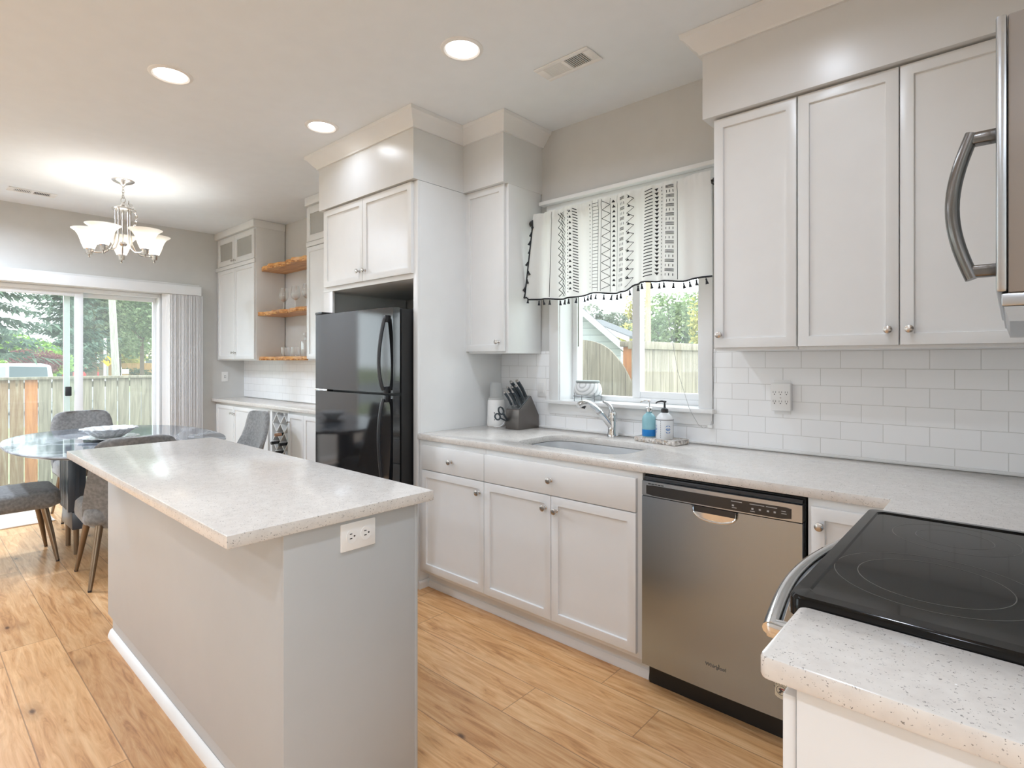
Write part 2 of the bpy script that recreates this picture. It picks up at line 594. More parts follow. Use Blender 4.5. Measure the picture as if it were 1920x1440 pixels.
    def build(self, name, mats, parent=None, world=True, smooth=True, angle=38, recalc=True):
        me = bpy.data.meshes.new(name)
        if recalc:
            bmesh.ops.recalc_face_normals(self.bm, faces=self.bm.faces[:])
        if parent is not None and world and parent.name in WORLD:
            inv = WORLD[parent.name].inverted()
            for v in self.bm.verts:
                v.co = inv @ v.co
        self.bm.to_mesh(me)
        self.bm.free()
        for m in (mats if isinstance(mats, (list, tuple)) else [mats]):
            me.materials.append(M[m] if isinstance(m, str) else m)
        if smooth:
            me.shade_smooth()
            me.set_sharp_from_angle(angle=radians(angle))
        o = bpy.data.objects.new(name, me)
        COL.objects.link(o)
        if parent is not None:
            o.parent = parent
            if parent.name in WORLD:
                WORLD[o.name] = WORLD[parent.name]
        return o


def tag(o, label=None, cat=None, group=None, kind=None):
    if label: o['label'] = label
    if cat: o['category'] = cat
    if group: o['group'] = group
    if kind: o['kind'] = kind
    return o


def thing(name, label, cat, loc=(0, 0, 0), rz=0.0, group=None):
    o = bpy.data.objects.new(name, None)
    o.empty_display_size = 0.05
    COL.objects.link(o)
    o.location = loc
    o.rotation_euler = (0, 0, rz)
    WORLD[o.name] = Matrix.Translation(loc) @ Matrix.Rotation(rz, 4, 'Z')
    return tag(o, label, cat, group)


def struct(name, mb, mat, parent=None, **kw):
    o = mb.build(name, mat, parent, **kw)
    o['kind'] = 'structure'
    return o


def dup(root, loc, rz=None, label=None, group=None):
    """copy a thing with its parts and sub-parts"""
    r = root.copy(); COL.objects.link(r)
    r.location = loc
    if rz is not None: r.rotation_euler = (0, 0, rz)
    if label: r['label'] = label
    if group: r['group'] = group
    for ch in list(root.children):
        c = ch.copy(); COL.objects.link(c); c.parent = r
        for g in list(ch.children):
            d = g.copy(); COL.objects.link(d); d.parent = c
    WORLD[r.name] = Matrix.Translation(loc) @ Matrix.Rotation(r.rotation_euler.z, 4, 'Z')
    return r


def text_mb(s, size, mtx, extrude=0.0006, align='CENTER', shear=0.0):
    cu = bpy.data.curves.new('lettering', 'FONT')
    cu.body = s; cu.size = size; cu.extrude = extrude; cu.align_x = align; cu.align_y = 'CENTER'; cu.shear = shear
    cu.resolution_u = 3
    o = bpy.data.objects.new('lettering', cu)
    COL.objects.link(o)
    dg = bpy.context.evaluated_depsgraph_get()
    me = bpy.data.meshes.new_from_object(o.evaluated_get(dg))
    bpy.data.objects.remove(o)
    t = bmesh.new(); t.from_mesh(me); t.transform(mtx)
    bpy.data.meshes.remove(me)
    return t


# ------------------------------------------------------------------ sizes of the room
WY = 2.77            # sink wall
LX = -6.78           # dining wall with the sliding door
RX = 0.40            # wall behind the range
ZC = 2.79            # ceiling
ZT = 0.914           # worktops
BY = -3.4            # wall behind the camera
UF = 2.431           # front of the wall cabinet doors
BF = 2.058           # face frames of the base cabinets
GZ = -0.65           # ground outside

# ------------------------------------------------------------------ shell
b = MB(); b.box(LX - 0.2, 3.2, BY - 0.2, WY + 0.2, -0.12, 0.0); struct('floor', b, 'floor')
b = MB(); b.box(LX - 0.2, 3.2, BY - 0.2, WY + 0.2, ZC, ZC + 0.12); struct('ceiling', b, 'ceiling')

WX0, WX1, WZ0, WZ1 = -2.095, -1.192, 1.095, 2.262          # sink window opening
b = MB()
b.box(LX - 0.2, WX0, WY, WY + 0.2, 0, ZC); b.box(WX1, 0.6, WY, WY + 0.2, 0, ZC)
b.box(WX0, WX1, WY, WY + 0.2, 0, WZ0 - 0.023); b.box(WX0, WX1, WY, WY + 0.2, WZ1, ZC)
struct('wall_back', b, 'wall', smooth=False)

DY0, DY1, DZ = 0.42, 1.905, 2.05                            # sliding door opening
SY0, SY1, SZ0, SZ1 = -2.4, -0.6, 0.5, 2.1                   # side window
b = MB()
b.box(LX - 0.2, LX, DY1, WY, 0, ZC); b.box(LX - 0.2, LX, DY0, DY1, DZ, ZC)
b.box(LX - 0.2, LX, SY1, DY0, 0, ZC); b.box(LX - 0.2, LX, SY0, SY1, 0, SZ0); b.box(LX - 0.2, LX, SY0, SY1, SZ1, ZC)
b.box(LX - 0.2, LX, BY - 0.2, SY0, 0, ZC)
struct('wall_left', b, 'wall', smooth=False)

b = MB(); b.box(RX, 0.6, 0.62, WY, 0, ZC); b.box(0.6, 3.2, 0.62, 0.82, 0, ZC)
struct('wall_right', b, 'wall', smooth=False)
EY0, EY1 = -3.05, 0.25
b = MB(); b.box(3.0, 3.2, BY - 0.2, EY0, 0, ZC); b.box(3.0, 3.2, EY1, 0.62, 0, ZC); b.box(3.0, 3.2, EY0, EY1, 0, 0.2); b.box(3.0, 3.2, EY0, EY1, 2.4, ZC)
struct('wall_far_right', b, 'wall', smooth=False)
RW0, RW1 = -5.3, -3.5
b = MB()
b.box(LX, RW0, BY - 0.2, BY, 0, ZC); b.box(RW1, 3.0, BY - 0.2, BY, 0, ZC)
b.box(RW0, RW1, BY - 0.2, BY, 0, 0.15); b.box(RW0, RW1, BY - 0.2, BY, 2.4, ZC)
struct('wall_rear', b, 'wall', smooth=False)

# tile behind the sink, the range and the bar
b = MB()
b.box(-2.6, WX0 - 0.072, WY - 0.008, WY, ZT + 0.004, 1.40)
b.box(WX0 - 0.072, WX1 + 0.075, WY - 0.008, WY, ZT + 0.004, 1.02)
b.box(WX1 + 0.075, RX, WY - 0.008, WY, ZT + 0.004, 1.40)
struct('wall_backsplash', b, 'tile', smooth=False)
b = MB(); b.box(LX, -3.7, WY - 0.008, WY, ZT + 0.004, 1.37); struct('wall_backsplash_bar', b, 'tile', smooth=False)
b = MB(); b.box(-2.59, RX, WY - 0.024, WY - 0.008, ZT + 0.0003, ZT + 0.014, 0.004); struct('trim_1', b, 'trim')

# sink window: casing, stool, apron, head, jambs
b = MB()
b.box(WX0 - 0.07, WX0, WY - 0.016, WY, WZ0, WZ1, 0.002)
b.box(WX1, WX1 + 0.072, WY - 0.016, WY, WZ0, WZ1, 0.002)
b.box(WX0 - 0.09, WX1 + 0.09, WY - 0.018, WY, WZ1, WZ1 + 0.055, 0.002)
b.box(WX0 - 0.12, WX1 + 0.12, WY - 0.06, WY, WZ1 + 0.055, WZ1 + 0.078, 0.003)
b.box(WX0 - 0.085, WX1 + 0.085, WY - 0.045, WY + 0.19, WZ0 - 0.022, WZ0, 0.004)
b.box(WX0 - 0.07, WX1 + 0.072, WY - 0.018, WY, WZ0 - 0.085, WZ0 - 0.022, 0.002)
b.box(WX0, WX0 + 0.004, WY, WY + 0.15, WZ0, WZ1); b.box(WX1 - 0.004, WX1, WY, WY + 0.15, WZ0, WZ1)
b.box(WX0, WX1, WY, WY + 0.15, WZ1 - 0.004, WZ1)
struct('trim_2', b, 'trim')

win = thing('window_1', None, None, (-1.64, WY + 0.16, WZ0)); win['kind'] = 'structure'
fy0, fy1 = WY + 0.13, WY + 0.195
b = MB()
b.box(WX0 + 0.002, WX0 + 0.04, fy0, fy1, WZ0, WZ1, 0.003); b.box(WX1 - 0.04, WX1 - 0.002, fy0, fy1, WZ0, WZ1, 0.003)
b.box(WX0 + 0.04, WX1 - 0.04, fy0, fy1, WZ0, WZ0 + 0.03, 0.003); b.box(WX0 + 0.04, WX1 - 0.04, fy0, fy1, WZ1 - 0.04, WZ1, 0.003)
struct('window_frame', b, 'vinyl', win)
MX = -1.655                                     # meeting stile
b = MB()
b.box(MX, MX + 0.05, fy0 - 0.006, fy0 + 0.024, WZ0 + 0.03, WZ1 - 0.04, 0.003)
b.box(MX + 0.05, WX1 - 0.04, fy0 - 0.002, fy0 + 0.024, WZ0 + 0.03, WZ0 + 0.066, 0.003)
b.box(MX + 0.05, WX1 - 0.04, fy0 - 0.002, fy0 + 0.024, WZ1 - 0.08, WZ1 - 0.04, 0.003)
b.box(WX1 - 0.065, WX1 - 0.04, fy0 - 0.002, fy0 + 0.024, WZ0 + 0.066, WZ1 - 0.08, 0.003)
struct('sliding_sash', b, 'vinyl', win)
b = MB(); b.box(MX + 0.02, MX + 0.045, fy0 + 0.03, fy1 - 0.005, WZ0 + 0.03, WZ1 - 0.04, 0.002); struct('fixed_stile', b, 'vinyl', win)
b = MB(); b.box(MX + 0.05, WX1 - 0.06, fy0 + 0.008, fy0 + 0.012, WZ0 + 0.06, WZ1 - 0.07); struct('pane', b, 'glass_pane', win)
b = MB(); b.box(WX0 + 0.035, MX + 0.03, fy0 + 0.038, fy0 + 0.042, WZ0 + 0.02, WZ1 - 0.035); struct('pane', b, 'glass_pane', win)

# windows out of view: one read off a reflection, two added for fill
def plain_window(name, axis, c, a0, a1, z0, z1):
    w = thing(name, None, None, (c, (a0 + a1) / 2, z0) if axis == 'X' else ((a0 + a1) / 2, c, z0)); w['kind'] = 'structure'
    f, g = MB(), MB()
    def bx(m, p0, p1, q0, q1, t0, t1):
        m.box(c + t0, c + t1, p0, p1, q0, q1, 0.003) if axis == 'X' else m.box(p0, p1, c + t0, c + t1, q0, q1, 0.003)
    mid = (a0 + a1) / 2
    bx(f, a0, a0 + .06, z0, z1, -.04, .04); bx(f, a1 - .06, a1, z0, z1, -.04, .04); bx(f, mid - .04, mid + .04, z0, z1, -.04, .04)
    bx(f, a0 + .06, a1 - .06, z0, z0 + .06, -.03, .03); bx(f, a0 + .06, a1 - .06, z1 - .06, z1, -.03, .03)
    bx(g, a0 + .05, a1 - .05, z0 + .05, z1 - .05, -.003, .003)
    struct('window_frame', f, 'vinyl', w); struct('pane', g, 'glass_pane', w)
plain_window('window_2', 'X', LX - 0.1, SY0, SY1, SZ0, SZ1)
plain_window('fill_window_rear', 'Y', BY - 0.1, RW0, RW1, 0.15, 2.4)  # added opening that lets fill daylight in from the rear

plain_window('fill_window_east', 'X', 3.1, EY0, EY1, 0.2, 2.4)  # added opening that sends side daylight to the island end

# sliding glass door
door = thing('door_1', None, None, (LX - 0.08, 1.16, 0)); door['kind'] = 'structure'
b = MB()
b.box(LX - 0.16, LX + 0.004, DY1 - 0.03, DY1, 0, DZ, 0.003); b.box(LX - 0.16, LX + 0.004, DY0, DY0 + 0.03, 0, DZ, 0.003)
b.box(LX - 0.16, LX + 0.004, DY0 + 0.03, DY1 - 0.03, DZ - 0.035, DZ, 0.003); b.box(LX - 0.16, LX + 0.002, DY0 + 0.03, DY1 - 0.03, 0, 0.03, 0.003)
struct('door_frame', b, 'vinyl', door)
def sash(y0, y1, x, wl, wr, mat):
    b = MB()
    b.box(x - 0.02, x + 0.02, y0, y0 + wl, 0.03, DZ - 0.035, 0.003); b.box(x - 0.02, x + 0.02, y1 - wr, y1, 0.03, DZ - 0.035, 0.003)
    b.box(x - 0.018, x + 0.018, y0 + wl, y1 - wr, DZ - 0.078, DZ - 0.035, 0.003); b.box(x - 0.018, x + 0.018, y0 + wl, y1 - wr, 0.03, 0.12, 0.003)
    s = struct('sash', b, mat, door)
    g = MB(); g.box(x - 0.003, x + 0.003, y0 + wl - 0.01, y1 - wr + 0.01, 0.11, DZ - 0.07)
    struct('pane', g, 'green_pane', s)
    return s
sash(DY0 + 0.03, 1.228, LX - 0.045, 0.06, 0.066, 'vinyl')
sash(1.088, DY1 - 0.03, LX - 0.115, 0.048, 0.03, 'vinyl')
b = MB(); b.box(LX - 0.024, LX - 0.004, 1.085, 1.135, 1.00, 1.09, 0.006); b.box(LX - 0.1, LX - 0.02, 1.10, 1.12, 1.03, 1.06, 0.004)
struct('handle', b, 'black_plastic', door)
b = MB()
b.box(LX, LX + 0.02, DY0 - 0.1, 2.24, DZ + 0.005, DZ + 0.115, 0.002); b.box(LX, LX + 0.04, DY0 - 0.12, 2.26, DZ + 0.115, DZ + 0.135, 0.003)
struct('trim_3', b, 'trim')

# baseboards
b = MB(); b.box(LX, LX + 0.014, 1.95, WY, 0, 0.09, 0.003); b.box(LX, LX + 0.014, -0.6, DY0, 0, 0.09, 0.003); struct('baseboard_left', b, 'trim')

# soffits above the cabinets, with their crown moulding
b = MB(); b.box(-3.665, -2.585, 2.012, WY, 2.405, ZC); b.box(-2.585, -2.235, 2.405, WY, 2.405, ZC); struct('wall_soffit_pantry', b, 'soffit', smooth=False)
b = MB(); b.box(-1.022, RX, 2.405, WY, 2.415, ZC); struct('wall_soffit_range', b, 'soffit', smooth=False)
CROWN = [(0.0, 2.700), (0.012, 2.700), (0.016, 2.712), (0.028, 2.722), (0.060, 2.762), (0.074, 2.770), (0.078, 2.789), (0.0, 2.789)]
b = MB(); b.sweep([(-3.665, WY), (-3.665, 2.012), (-2.585, 2.012), (-2.585, 2.405), (-2.235, 2.405), (-2.235, WY)], CROWN); struct('trim_4', b, 'trim')
b = MB(); b.sweep([(-1.022, WY), (-1.022, 2.405), (RX, 2.405)], CROWN); struct('trim_5', b, 'trim')

# ------------------------------------------------------------------ cabinet pieces
def shaker(x0, x1, z0, z1, y, rail=0.057, th=0.019, rec=0.009, glass=False):
    """shaker door facing -y with its front at y"""
    m = MB(); t = bmesh.new()
    v = [t.verts.new(p) for p in ((x0, y, z0), (x1, y, z0), (x1, y, z1), (x0, y, z1))]
    w = [t.verts.new((q.co.x, y + th, q.co.z)) for q in v]
    f = t.faces.new(v)
    t.faces.new(list(reversed(w)))
    for i in range(4):
        t.faces.new((v[i], w[i], w[(i + 1) % 4], v[(i + 1) % 4]))
    t.normal_update()
    if f.normal.y > 0:
        bmesh.ops.reverse_faces(t, faces=t.faces[:])
    bmesh.ops.inset_individual(t, faces=[f], thickness=rail, depth=0)
    bmesh.ops.inset_individual(t, faces=[f], thickness=0.0025, depth=-rec)
    ed = [e for e in t.edges if all(abs(q.co.x - x0) < 1e-5 or abs(q.co.x - x1) < 1e-5 or abs(q.co.z - z0) < 1e-5 or abs(q.co.z - z1) < 1e-5 for q in e.verts)
          and all(abs(q.co.y - y) < 1e-5 for q in e.verts)]
    bmesh.ops.bevel(t, geom=ed, offset=0.0022, segments=2, affect='EDGES', profile=0.5)
    m.join(t)
    return m


def flat_front(x0, x1, z0, z1, y, th=0.019):
    m = MB(); m.box(x0, x1, y, y + th, z0, z1, 0.0022); return m


KNOB = [(0.0085, 0.0), (0.0085, -0.002), (0.006, -0.004), (0.0055, -0.014), (0.0115, -0.019), (0.0145, -0.023), (0.0138, -0.028), (0.009, -0.0305), (0.0, -0.031)]
def knob(parent, x, y, z, axis='Y', s=1.0):
    m = MB(); m.lathe([(r * s, h * s) for r, h in KNOB], (x, y, z), 18, axis)
    return m.build('knob', 'nickel', parent)


def crate(parent, x0, x1, y0, y1, z0, z1, name='body', mat='cabinet', bev=0.0015):
    m = MB(); m.box(x0, x1, y0, y1, z0, z1, bev); return m.build(name, mat, parent)


# base cabinets along the sink wall: drawer unit, sink unit, corner unit
FY = BF - 0.019
g = 'white shaker base cabinets'
c = thing('base_cabinet', 'white shaker base cabinet with one drawer and one door beside the refrigerator panel', 'cabinet', (-2.30, 2.4, 0), group=g)
b = MB(); b.box(-2.583, -2.037, BF, WY - 0.03, 0.105, ZT - 0.035, 0.001); b.box(-2.583, -2.037, 2.125, WY - 0.03, 0.0, 0.105)
b.build('body', 'cabinet', c)
d = flat_front(-2.545, -2.036, 0.712, 0.853, FY).build('drawer', 'cabinet', c); knob(d, -2.285, FY, 0.783)
d = shaker(-2.545, -2.036, 0.128, 0.708, FY).build('door', 'cabinet', c); knob(d, -2.066, FY, 0.650)

c = thing('base_cabinet', 'wide white shaker base cabinet under the sink with false drawer front and two doors', 'cabinet', (-1.58, 2.4, 0), group=g)
b = MB()
b.box(-2.036, -1.128, BF, BF + 0.02, 0.105, ZT - 0.035, 0.001)
b.box(-2.036, -2.018, BF + 0.02, WY - 0.03, 0.105, ZT - 0.035); b.box(-1.146, -1.128, BF + 0.02, WY - 0.03, 0.105, ZT - 0.035)
b.box(-2.018, -1.146, BF + 0.02, WY - 0.03, 0.105, 0.125); b.box(-2.036, -1.128, 2.125, 2.145, 0.0, 0.105)
b.build('body', 'cabinet', c)
d = flat_front(-2.032, -1.150, 0.712, 0.853, FY).build('drawer', 'cabinet', c); knob(d, -1.592, FY, 0.783)
d = shaker(-2.032, -1.596, 0.128, 0.708, FY).build('door', 'cabinet', c); knob(d, -1.625, FY, 0.650)
d = shaker(-1.592, -1.150, 0.128, 0.708, FY).build('door', 'cabinet', c); knob(d, -1.560, FY, 0.646)

c = thing('base_cabinet', 'white corner base cabinet door with knob between the dishwasher and the range', 'cabinet', (-0.39, 2.4, 0), group=g)
b = MB(); b.box(-0.508, RX - 0.02, BF, WY - 0.03, 0.105, ZT - 0.035, 0.001); b.box(-0.508, -0.26, 2.125, WY - 0.03, 0, 0.105); b.box(-0.255, RX - 0.02, 1.835, BF, 0.105, ZT - 0.035)
b.build('body', 'cabinet', c)
d = shaker(-0.495, -0.272, 0.128, 0.853, FY).build('door', 'cabinet', c); knob(d, -0.466, FY, 0.795)

# shoe moulding along the toe space
b = MB()
b.sweep([(-2.583, 2.125), (-1.128, 2.125)], [(0, 0), (0.016, 0), (0.016, 0.012), (0.008, 0.035), (0, 0.04)])
struct('trim_6', b, 'trim')
b = MB(); b.sweep([(-2.583, 2.045), (-2.583, 2.125)], [(0, 0.0), (0.014, 0.0), (0.014, 0.035), (0.006, 0.045), (0, 0.045)])
struct('trim_7', b, 'trim')

# base cabinet under the near counter
c = thing('base_cabinet', 'white base cabinet under the short counter end beside the range', 'cabinet', (0.06, 0.95, 0), group=g)
b = MB(); b.box(-0.228, RX - 0.02, 0.862, 1.052, 0.105, ZT - 0.035, 0.001); b.box(-0.16, RX - 0.02, 0.866, 1.052, 0, 0.105)
b.build('body', 'cabinet', c)
b = MB(); b.box(-0.249, -0.230, 0.868, 1.048, 0.128, 0.853, 0.004); b.build('door', 'cabinet', c)

# wall cabinets
def wall_cab(label, x0, x1, z0, z1, doors, group, yb=WY, uf=UF):
    c = thing('wall_cabinet', label, 'cabinet', ((x0 + x1) / 2, yb - 0.15, z0), group=group)
    crate(c, x0, x1, uf + 0.021, yb - 0.009, z0, z1)
    for (a0, a1, kx) in doors:
        d = shaker(a0, a1, z0 + 0.012, z1 - 0.008, uf).build('door', 'cabinet', c)
        knob(d, kx, uf, z0 + 0.068)
    return c
g = 'white shaker wall cabinets'
wall_cab('narrow white shaker wall cabinet between the refrigerator panel and the sink window', -2.598, -2.237, 1.385, 2.412, [(-2.592, -2.256, -2.300)], g)
wall_cab('white shaker wall cabinet with one door on the range side of the sink window', -0.985, -0.642, 1.385, 2.415, [(-0.981, -0.644, -0.953)], g)
wall_cab('double door white shaker wall cabinet running behind the microwave', -0.640, RX - 0.004, 1.385, 2.415, [(-0.638, -0.302, -0.332), (-0.298, 0.046, -0.268)], g)

# tall surround of the refrigerator with the cabinet above it
c = thing('refrigerator_surround', 'tall white refrigerator surround with two shaker doors above the opening', 'cabinet', (-3.12, 2.4, 0))
b = MB()
b.box(-2.606, -2.585, 2.062, WY - 0.01, 0, 2.403, 0.001); b.box(-2.628, -2.587, 2.045, 2.063, 0, 2.403, 0.001)
b.build('side_panel', 'cabinet', c)
b = MB(); b.box(-3.66, -3.64, 2.062, WY - 0.01, 0, 2.403, 0.001); b.box(-3.66, -3.54, 2.045, 2.063, 0, 1.827, 0.001)
b.build('side_panel', 'cabinet', c)
b = MB(); b.box(-3.638, -2.608, 2.064, WY - 0.01, 1.828, 2.403, 0.001); b.box(-3.66, -2.628, 2.045, 2.063, 1.828, 1.87, 0.001); b.box(-3.66, -2.628, 2.045, 2.063, 1.87, 2.403)
b.build('upper_body', 'cabinet', c)
d = shaker(-3.622, -3.138, 1.858, 2.398, 2.026).build('door', 'cabinet', c); knob(d, -3.170, 2.026, 1.925)
d = shaker(-3.134, -2.626, 1.858, 2.398, 2.026).build('door', 'cabinet', c); knob(d, -3.103, 2.026, 1.925)

# ------------------------------------------------------------------ worktops
def slab(outer, inner, z0, z1, bev=0.003):
    """stone slab with an optional cut-out"""
    t = bmesh.new()
    def loop(pts):
        vs = [t.verts.new((p[0], p[1], z1)) for p in pts]
        return vs, [t.edges.new((vs[i], vs[(i + 1) % len(vs)])) for i in range(len(vs))]
    vo, eo = loop(outer)
    vi, ei = loop(inner) if inner else ([], [])
    bmesh.ops.triangle_fill(t, edges=eo + ei, use_beauty=True)
    top = t.faces[:]
    low = {}
    for v in vo + vi:
        low[v] = t.verts.new((v.co.x, v.co.y, z0))
    for f in top:
        t.faces.new([low[v] for v in reversed(f.verts)])
    for vs in (vo, vi):
        for i in range(len(vs)):
            a, q = vs[i], vs[(i + 1) % len(vs)]
            t.faces.new((a, q, low[q], low[a]))
    bmesh.ops.recalc_face_normals(t, faces=t.faces[:])
    if bev:
        rim = set(vo + vi) | set(low.values())
        ed = [e for e in t.edges if len(e.link_faces) == 2 and abs(e.link_faces[0].normal.dot(e.link_faces[1].normal)) < 0.5 and abs(e.verts[0].co.z - e.verts[1].co.z) < 1e-6]
        bmesh.ops.bevel(t, geom=ed, offset=bev, segments=2, affect='EDGES', profile=0.5)
    m = MB(); m.join(t)
    return m


def rrect(x0, x1, y0, y1, r, n=7):
    rs = r if isinstance(r, (tuple, list)) else (r, r, r, r)
    out = []
    for (cx, cy, a0, q) in ((x1 - rs[0], y1 - rs[0], 0, rs[0]), (x0 + rs[1], y1 - rs[1], 90, rs[1]), (x0 + rs[2], y0 + rs[2], 180, rs[2]), (x1 - rs[3], y0 + rs[3], 270, rs[3])):
        for k in range(n + 1):
            a = radians(a0 + 90 * k / n)
            out.append((cx + q * cos(a), cy + q * sin(a)))
    return out


SINK = (-1.955, -1.300, 2.160, 2.560)
o = slab([(-2.583, 2.040), (-0.272, 2.040), (-0.272, 1.832), (RX - 0.002, 1.832), (RX - 0.002, WY - 0.0085), (-2.583, WY - 0.0085)], rrect(*SINK, 0.11), ZT - 0.033, ZT).build('countertop', 'quartz')
tag(o, 'long white quartz worktop around the sink, turning the corner to the range', 'countertop')
o = slab(rrect(-0.272, RX - 0.002, 0.834, 1.052, (0.002, 0.014, 0.014, 0.002), 4), None, ZT - 0.034, ZT, 0.005).build('countertop', 'quartz')
tag(o, 'short white speckled quartz counter end beside the black cooktop', 'countertop')

# undermount basin
t = thing('sink', 'grey steel undermount sink set into the quartz below the window', 'sink', (-1.63, 2.36, 0.7))
b = MB()
rows = []
for (gr, z) in ((0.018, ZT - 0.034), (0.004, ZT - 0.035), (0.002, ZT - 0.06), (-0.006, 0.72), (-0.03, 0.695), (-0.12, 0.688), (-0.18, 0.686)):
    rows.append([(x, y, z) for x, y in rrect(SINK[0] - gr, SINK[1] + gr, SINK[2] - gr, SINK[3] + gr, max(0.02, 0.11 + gr * 0.5))])
vs = b.grid(rows, close_v=True); b.cap(vs[-1])
b.build('basin', 'sink', t)
b = MB(); b.lathe([(0.042, 0.0), (0.04, 0.004), (0.03, 0.001), (0.0, 0.001)], (-1.63, 2.38, 0.6865), 20); b.build('drain', 'chrome', t)

# ------------------------------------------------------------------ island
isl = thing('kitchen_island', 'pale grey kitchen island cabinet with an overhanging quartz top', 'island', (-2.35, 0.9, 0))
crate(isl, -3.285, -1.436, 0.690, 1.118, 0.10, ZT - 0.036, 'body', 'island')
b = MB(); b.box(-3.24, -1.437, 0.700, 1.06, 0.0, 0.10); b.build('plinth', 'island', isl)
b = MB(); b.box(-1.436, -1.430, 0.684, 1.118, 0.0, ZT - 0.036, 0.001); b.box(-1.46, -1.430, 1.118, 1.131, 0.0, ZT - 0.036, 0.002); b.build('end_panel', 'island', isl)
b = MB(); b.sweep([(-3.245, 0.699), (-1.437, 0.699)], [(0, 0), (0.018, 0), (0.018, 0.012), (0.009, 0.034), (0, 0.040)]); b.build('shoe_moulding', 'trim', isl)
slab([(-3.305, 0.534), (-1.410, 0.534), (-1.410, 1.180), (-3.305, 1.180)], None, ZT - 0.034, ZT, 0.003).build('worktop', 'quartz', isl)

t = thing('power_outlet', 'white double outlet lying sideways on the island end under the worktop', 'outlet', (-1.43, 0.908, 0.832))
b = MB(); b.box(-1.4305, -1.424, 0.850, 0.966, 0.787, 0.868, 0.003); b.build('plate', 'white_plastic', t)
for yc in (0.884, 0.932):
    b = MB(); b.prism([(yc + 0.0175 * cos(a) , 0.8285 + 0.0205 * sin(a)) for a in [radians(15 * k) for k in range(24)]], -1.4242, -1.4222, 'YZ'); f = b.build('receptacle', 'white_plastic', t)
    b = MB(); b.box(-1.4224, -1.4216, yc - 0.007, yc + 0.001, 0.8345, 0.8370); b.box(-1.4224, -1.4216, yc - 0.007, yc + 0.001, 0.8215, 0.8240)
    b.prism([(yc + 0.0085 + 0.0028 * cos(a), 0.8285 + 0.0028 * sin(a)) for a in [radians(45 * k) for k in range(8)]], -1.4224, -1.4216, 'YZ')
    b.build('slot', 'slot', f)

# ------------------------------------------------------------------ refrigerator
t = thing('refrigerator', 'black top-freezer refrigerator standing in the white surround', 'refrigerator', (-3.08, 2.3, 0))
X0, X1, FYF = -3.528, -2.645, 1.902
b = MB(); b.box(X0 + 0.006, X1 - 0.004, FYF + 0.072, 2.66, 0.02, 1.648, 0.006); b.build('body', 'black', t)
b = MB(); b.box(X0 + 0.01, X1 - 0.01, FYF + 0.03, FYF + 0.07, 0.02, 0.09, 0.003); b.build('kick_grille', 'black_plastic', t)
def fridge_door(z0, z1):
    m = MB(); prof = []
    n = 14
    for k in range(n + 1):
        s = k / n
        prof.append((X0 + (X1 - X0) * s, FYF + 0.010 * (2 * s - 1) ** 2))
    poly = prof + [(X1, FYF + 0.058), (X0, FYF + 0.058)]
    m.prism(poly, z0, z1, 'XY', 0.0)
    return m
fz = fridge_door(1.152, 1.650).build('freezer_door', 'black_gloss', t)
fr = fridge_door(0.10, 1.138).build('main_door', 'black_gloss', t)
def bow(z0, z1, top_wide, mat='black_gloss'):
    """bowed bar handle, deeper at one end"""
    m = MB(); pts = []; n = 16
    for k in range(n + 1):
        s = k / n
        z = z0 + (z1 - z0) * s
        q = s if top_wide else 1 - s
        pts.append((X1 - 0.055 - 0.010 * sin(pi * s), FYF - 0.004 - 0.052 * (sin(pi * min(1, q * 0.94 + 0.03)) ** 0.55) * (0.45 + 0.55 * (1 - q)), z))
    m.tube(pts, 0.013, 10, flat=0.8)
    for s in (0, 1):
        z = z0 + (z1 - z0) * s
        m.box(X1 - 0.068, X1 - 0.042, FYF - 0.012, FYF + 0.012, z - 0.02, z + 0.02, 0.004)
    return m
bow(1.17, 1.585, True).build('handle', 'black_plastic', fz)
bow(0.55, 1.118, False).build('handle', 'black_plastic', fr)
b = MB(); b.box(X0, X0 + 0.09, FYF + 0.005, FYF + 0.10, 1.651, 1.668, 0.004); b.build('hinge_cover', 'black_plastic', t)
b = MB(); b.box(X0 - 0.002, X0 + 0.16, FYF + 0.004, FYF + 0.05, 1.1385, 1.1515, 0.002); b.build('hinge', 'chrome', t)

# ------------------------------------------------------------------ dishwasher
t = thing('dishwasher', 'stainless steel dishwasher under the worktop beside the sink cabinet', 'dishwasher', (-0.815, 2.3, 0))
DX0, DX1, DF = -1.122, -0.514, 2.028
b = MB(); b.box(DX0 + 0.004, DX1 - 0.004, DF + 0.045, 2.65, 0.10, 0.872, 0.002); b.box(DX0 + 0.002, DX1 - 0.002, 2.10, 2.65, 0.0, 0.10); b.build('body', 'black', t)
def bowed(z0, z1, x0=DX0 + 0.004, x1=DX1 - 0.006, y=DF, th=0.042, sag=0.006):
    m = MB(); n = 16
    poly = [(x0 + (x1 - x0) * k / n, y + sag * (2 * k / n - 1) ** 2) for k in range(n + 1)] + [(x1, y + th), (x0, y + th)]
    m.prism(poly, z0, z1, 'XY')
    return m
dd = bowed(0.106, 0.790).build('door', 'steel', t)
cp = bowed(0.793, 0.852).build('control_panel', 'steel_light', t)
b = MB(); b.box(DX0 + 0.006, DX1 - 0.008, DF + 0.018, DF + 0.042, 0.853, 0.868, 0.002); b.build('top_strip', 'black_plastic', t)
b = MB(); n = 18
xs = [-1.098 + (0.545) * k / n for k in range(n + 1)]
def dfy(x):
    s = (x - DX0 - 0.004) / (DX1 - DX0 - 0.010); return DF + 0.006 * (2 * s - 1) ** 2
b.grid([[(x, dfy(x) - 0.0012, 0.797 + (0.004 if i in (0, n) else 0)), (x, dfy(x) - 0.0012, 0.838 - (0.004 if i in (0, n) else 0)), (x, dfy(x) + 0.002, 0.838)] for i, x in enumerate(xs)])
w = b.build('display_strip', 'panel_dark', cp)
